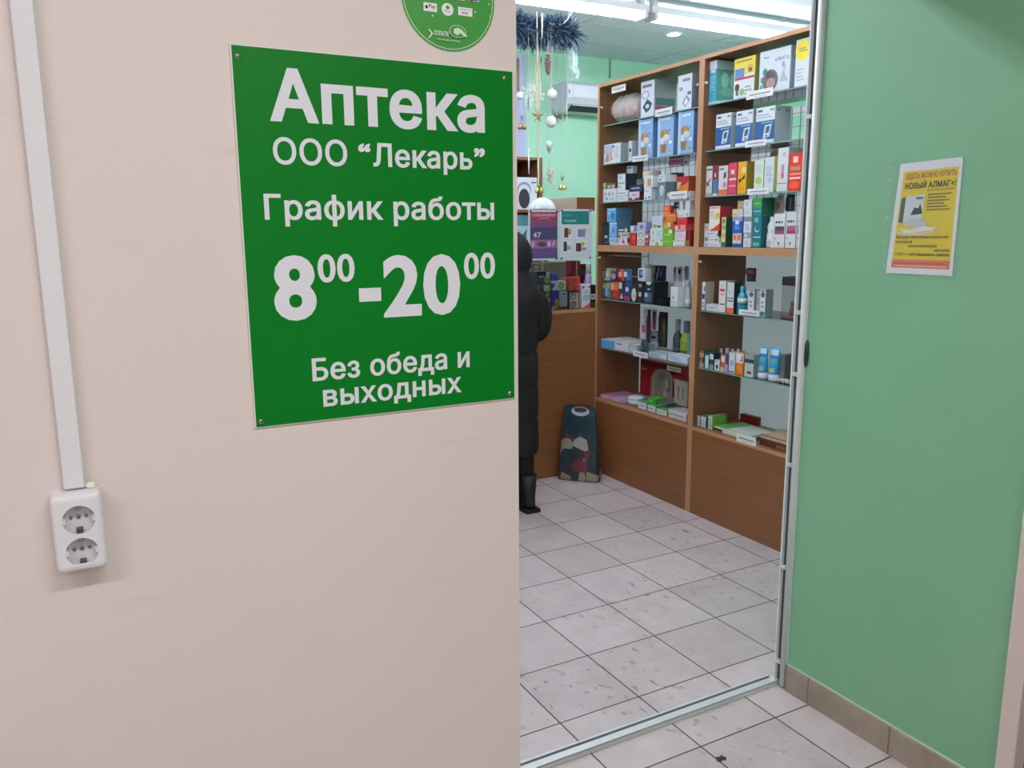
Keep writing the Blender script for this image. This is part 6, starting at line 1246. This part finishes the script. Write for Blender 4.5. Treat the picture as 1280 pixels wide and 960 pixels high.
for i in range(len(lv)-1):
    for j in range(24): fs.append((i*24+j, i*24+(j+1) % 24, (i+1)*24+(j+1) % 24, (i+1)*24+j))
fs.append(tuple(range(24))[::-1]); fs.append(tuple((len(lv)-1)*24+j for j in range(24))); k.add(vs, fs, mm, True); k.build('bag_body', bag, tuple(bc))
for s_ in (1, -1):    # handle flaps with oval cut-out
    k = MB(); n_ = 32; oc = []; ic = []; w0 = s_*.012
    for j in range(n_):
        a = 2*PI*j/n_; c_, sn = math.cos(a), math.sin(a)
        oc.append((.355*math.copysign(abs(c_)**.35, c_), .91+.09*math.copysign(abs(sn)**.5, sn))); ic.append((.02+.15*c_, .945+.035*sn))
    vs = [bagp(u, v, w0+.002*math.sin(9*u)) for u, v in oc+ic]+[bagp(u, v, w0-s_*.003) for u, v in oc+ic]
    fs = [(j, (j+1) % n_, n_+(j+1) % n_, n_+j) for j in range(n_)]+[(2*n_+j, 3*n_+j, 3*n_+(j+1) % n_, 2*n_+(j+1) % n_) for j in range(n_)]
    fs += [(n_+j, n_+(j+1) % n_, 3*n_+(j+1) % n_, 3*n_+j) for j in range(n_)]+[(j, 2*n_+j, 2*n_+(j+1) % n_, (j+1) % n_) for j in range(n_)]
    k.add(vs, fs, mat('#1f3840', .3)); 
    rm = [(.02+.21*math.cos(2*PI*j/n_), .925+.062*math.sin(2*PI*j/n_)) for j in range(n_)]
    vs = [bagp(u, v, w0+s_*.003) for u, v in rm+ic]; k.add(vs, [(j, (j+1) % n_, n_+(j+1) % n_, n_+j) for j in range(n_)], mat('#aebbc4', .25)); k.build('handle', bag)

# ------------------------------------------------------------------ person at the counter (seen from behind)
PX, PY = 2.0, 3.73
def skin_mesh(verts, edges, radii, name, m, parent, sub=2, root=0):
    me = bpy.data.meshes.new(name); me.from_pydata(verts, edges, []); o = bpy.data.objects.new(name, me); C.objects.link(o)
    md = o.modifiers.new('skin', 'SKIN'); md.use_smooth_shade = True
    for i, r_ in enumerate(radii):
        sv = me.skin_vertices[0].data[i]; sv.radius = (r_, r_) if not isinstance(r_, tuple) else r_; sv.use_root = (i == root)
    sd = o.modifiers.new('sub', 'SUBSURF'); sd.levels = sub; sd.render_levels = sub
    bpy.context.view_layer.update()
    m2 = bpy.data.meshes.new_from_object(o.evaluated_get(bpy.context.evaluated_depsgraph_get()))
    bpy.data.objects.remove(o); bpy.data.meshes.remove(me)
    m2.name = name; m2.materials.clear(); m2.materials.append(m)
    for p_ in m2.polygons: p_.use_smooth = True; p_.material_index = 0
    o = bpy.data.objects.new(name, m2); C.objects.link(o); o.parent = parent; o.location = -parent.location; return o
pe = thing('person', 'person in a long black hooded winter coat standing at the counter, back turned', 'person', (PX, PY, 0))
P3 = lambda x, y, z: (PX+x, PY+y, z)
vs = []; es = []; rs = []
def jv(p, r_, par=None):
    vs.append(p); rs.append(r_); 
    if par is not None: es.append((par, len(vs)-1))
    return len(vs)-1
pel = jv(P3(0, 0, .80), (.125, .10)); wa = jv(P3(0, .0, .93), (.11, .09), pel); chs = jv(P3(0, -.01, 1.08), (.13, .10), wa); nk0 = jv(P3(0, .0, 1.19), (.07, .06), chs); nk = jv(P3(0, .02, 1.25), .042, nk0)
hd0 = jv(P3(0, .05, 1.31), (.062, .07), nk); hd1 = jv(P3(0, .055, 1.375), (.070, .085), hd0); hd2 = jv(P3(0, .045, 1.44), (.055, .065), hd1)
nose = jv(P3(0, .135, 1.345), .012, hd1)
for s_ in (-1, 1):
    ear = jv(P3(s_*.075, .045, 1.36), .012, hd1)
    sh_ = jv(P3(s_*.15, -.005, 1.15), .05, nk0); el = jv(P3(s_*.185, .03, .93), .038, sh_); wr = jv(P3(s_*.11, .22, 1.0), .024, el); pm_ = jv(P3(s_*.085, .285, 1.03), (.030, .014), wr)
    for f, (dx, L_) in enumerate([(-.027, .062), (-.009, .072), (.009, .068), (.027, .052)]):
        a1 = jv(P3(s_*.085+dx, .315, 1.035), .0085, pm_); a2 = jv(P3(s_*.085+dx*1.1, .315+L_*.55, 1.035), .008, a1); jv(P3(s_*.085+dx*1.15, .315+L_*.95, 1.018), .0065, a2)
    t1 = jv(P3(s_*.085-s_*.035, .275, 1.03), .0095, pm_); jv(P3(s_*.085-s_*.058, .305, 1.025), .008, t1)
    hp = jv(P3(s_*.075, 0, .72), .075, pel); kn = jv(P3(s_*.085, .015, .42), .05, hp); ak = jv(P3(s_*.09, -.01, .09), .032, kn); ft = jv(P3(s_*.095, .08, .04), (.03, .025), ak)
M_SKIN = mat('#c99a82', .55)
skin_mesh(vs, es, rs, 'body', M_SKIN, pe)
# eyes, mouth
for s_ in (-1, 1):
    k = MB(); k.sphere(P3(s_*.03, .118, 1.385), .011, mat('#e6e2de', .3), 1, .6, .7, 12); k.sphere(P3(s_*.03, .1245, 1.385), .0048, mat('#33261f', .3), 1, .5, 1, 8); k.build('eye', pe)
k = MB(); k.sphere(P3(0, .122, 1.305), .02, mat('#a8605a', .5), 1, .35, .28, 12); k.build('mouth', pe)
M_COAT = plaster('black_quilted_coat', '#040506', '#060708', 5, .10, .75, 60)
def loft(rings, m, name, parent, seg=32, caps=True):
    k = MB(); vs = []; fs = []
    for (cx_, cy_, z_, rx, ry) in rings:
        for j in range(seg):
            a = 2*PI*j/seg; vs.append(P3(cx_+rx*math.cos(a), cy_+ry*math.sin(a), z_))
    for i in range(len(rings)-1):
        for j in range(seg): fs.append((i*seg+j, i*seg+(j+1) % seg, (i+1)*seg+(j+1) % seg, (i+1)*seg+j))
    if caps: fs.append(tuple(range(seg))[::-1]); fs.append(tuple((len(rings)-1)*seg+j for j in range(seg)))
    k.add(vs, fs, m, True); return k.build(name, parent)
zz = [.33, .345, .42, .50, .515, .53, .60, .68, .695, .71, .78, .86, .875, .89, .95, 1.02, 1.035, 1.05, 1.11, 1.155, 1.185, 1.215, 1.25, 1.285, 1.31]
rx_ = [.150, .158, .158, .154, .146, .154, .157, .154, .146, .154, .157, .152, .144, .152, .157, .156, .150, .158, .172, .176, .168, .140, .118, .110, .10]
rings = [(0, -.005, z_, r_, r_*.82 if z_ < 1.2 else r_*.9) for z_, r_ in zip(zz, rx_)]
loft(rings, M_COAT, 'coat', pe)
for s_ in (-1, 1):
    vv = [P3(s_*.125, -.005, 1.155), P3(s_*.175, -.005, 1.125), P3(s_*.20, .0, 1.04), P3(s_*.203, .03, .95), P3(s_*.175, .10, .95), P3(s_*.135, .19, .99), P3(s_*.11, .245, 1.02)]
    skin_mesh(vv, [(i, i+1) for i in range(6)], [.06, .07, .066, .062, .058, .05, .042], 'sleeve', M_COAT, pe)
# hood: rounded shell open at the face
k = MB(); seg = 28; rows = 12; vs = []; fs = []
for i in range(rows+1):
    t = PI*.93*i/rows
    for j in range(seg+1):
        a = PI*.18+2*PI*.82*j/seg + PI/2 - PI*.0
        r_ = math.sin(t); rx2, ry2 = .118, .125
        x_ = rx2*r_*math.cos(a); y_ = .02+ry2*r_*math.sin(a); z_ = 1.365+.128*math.cos(t)
        vs.append(P3(x_, y_, z_))
W_ = seg+1
for i in range(rows):
    for j in range(seg): fs.append((i*W_+j, i*W_+j+1, (i+1)*W_+j+1, (i+1)*W_+j))
k.add(vs, fs, M_COAT, True); hd = k.build('hood', pe); sm = hd.modifiers.new('thick', 'SOLIDIFY'); sm.thickness = .014; sm.offset = -1
k = MB(); tf = [mat('#1c2226', .8), mat('#343d44', .8), mat('#10151a', .8)]
for i in range(900):
    a = PI*.18+PI/2+random.choice([0, 2*PI*.82]); t = random.uniform(.12, .9)*PI*.93; r_ = math.sin(t)
    c_ = V(P3(.118*r_*math.cos(a), .02+.125*r_*math.sin(a), 1.365+.128*math.cos(t))); d = V((random.gauss(0, 1), random.gauss(0, 1)+.6, random.gauss(0, 1)+.3)).normalized()*.03; s_ = V((.0012, .0008, .0012)); k.add([c_-s_, c_+s_, c_+d+s_*.3, c_+d-s_*.3], [(0, 1, 2, 3)], random.choice(tf))
k.build('fur_trim', pe)
for s_ in (-1, 1):
    vv = [P3(s_*.075, 0, .70), P3(s_*.08, .005, .5), P3(s_*.085, .005, .34), P3(s_*.088, .0, .2), P3(s_*.09, -.005, .115)]
    skin_mesh(vv, [(i, i+1) for i in range(4)], [.085, .072, .062, .056, .056], 'trouser_leg', mat('#0d0f12', .8), pe)
    x_ = s_*.092
    sho = loft([(x_, .03, .018, .044, .112), (x_, .03, .04, .047, .114), (x_, .02, .062, .046, .10), (x_, -.005, .09, .045, .07), (x_, -.022, .13, .046, .054), (x_, -.024, .20, .05, .054)], mat('#0e0e10', .6), 'boot', pe)
    k = MB(); pts = [(-.078, -.042), (-.078, .042), (.10, .048), (.15, .03), (.15, -.03), (.10, -.048)]
    vs = [P3(x_+w_, yy-.015, z_) for z_ in (0.0005, .02) for yy, w_ in pts]; k.add(vs, [(0,1,2,3,4,5), (11,10,9,8,7,6)]+[(j, (j+1) % 6, 6+(j+1) % 6, 6+j) for j in range(6)], M_BLACK); k.build('boot_sole', sho)

# scrap of dirt on the corridor tiles
q = atz(900.5, 949, 0); k = MB(); pts = [(-.016, -.004), (-.008, -.011), (.004, -.008), (.010, -.013), (.018, -.004), (.012, .003), (.016, .010), (.004, .008), (-.006, .012), (-.012, .004)]
k.add([(q.x+x, q.y+y, .0006+.004*abs(math.sin(60*x))) for x, y in pts]+[(q.x+x*.9, q.y+y*.9, .0003) for x, y in pts], [tuple(range(10)), tuple(range(19, 9, -1))]+[(j, (j+1) % 10, 10+(j+1) % 10, 10+j) for j in range(10)], mat('#3a3532', .8))
tag(k.build('floor_scrap', None, (q.x, q.y, 0)), 'small dark torn scrap lying on the corridor floor tiles', 'scrap')
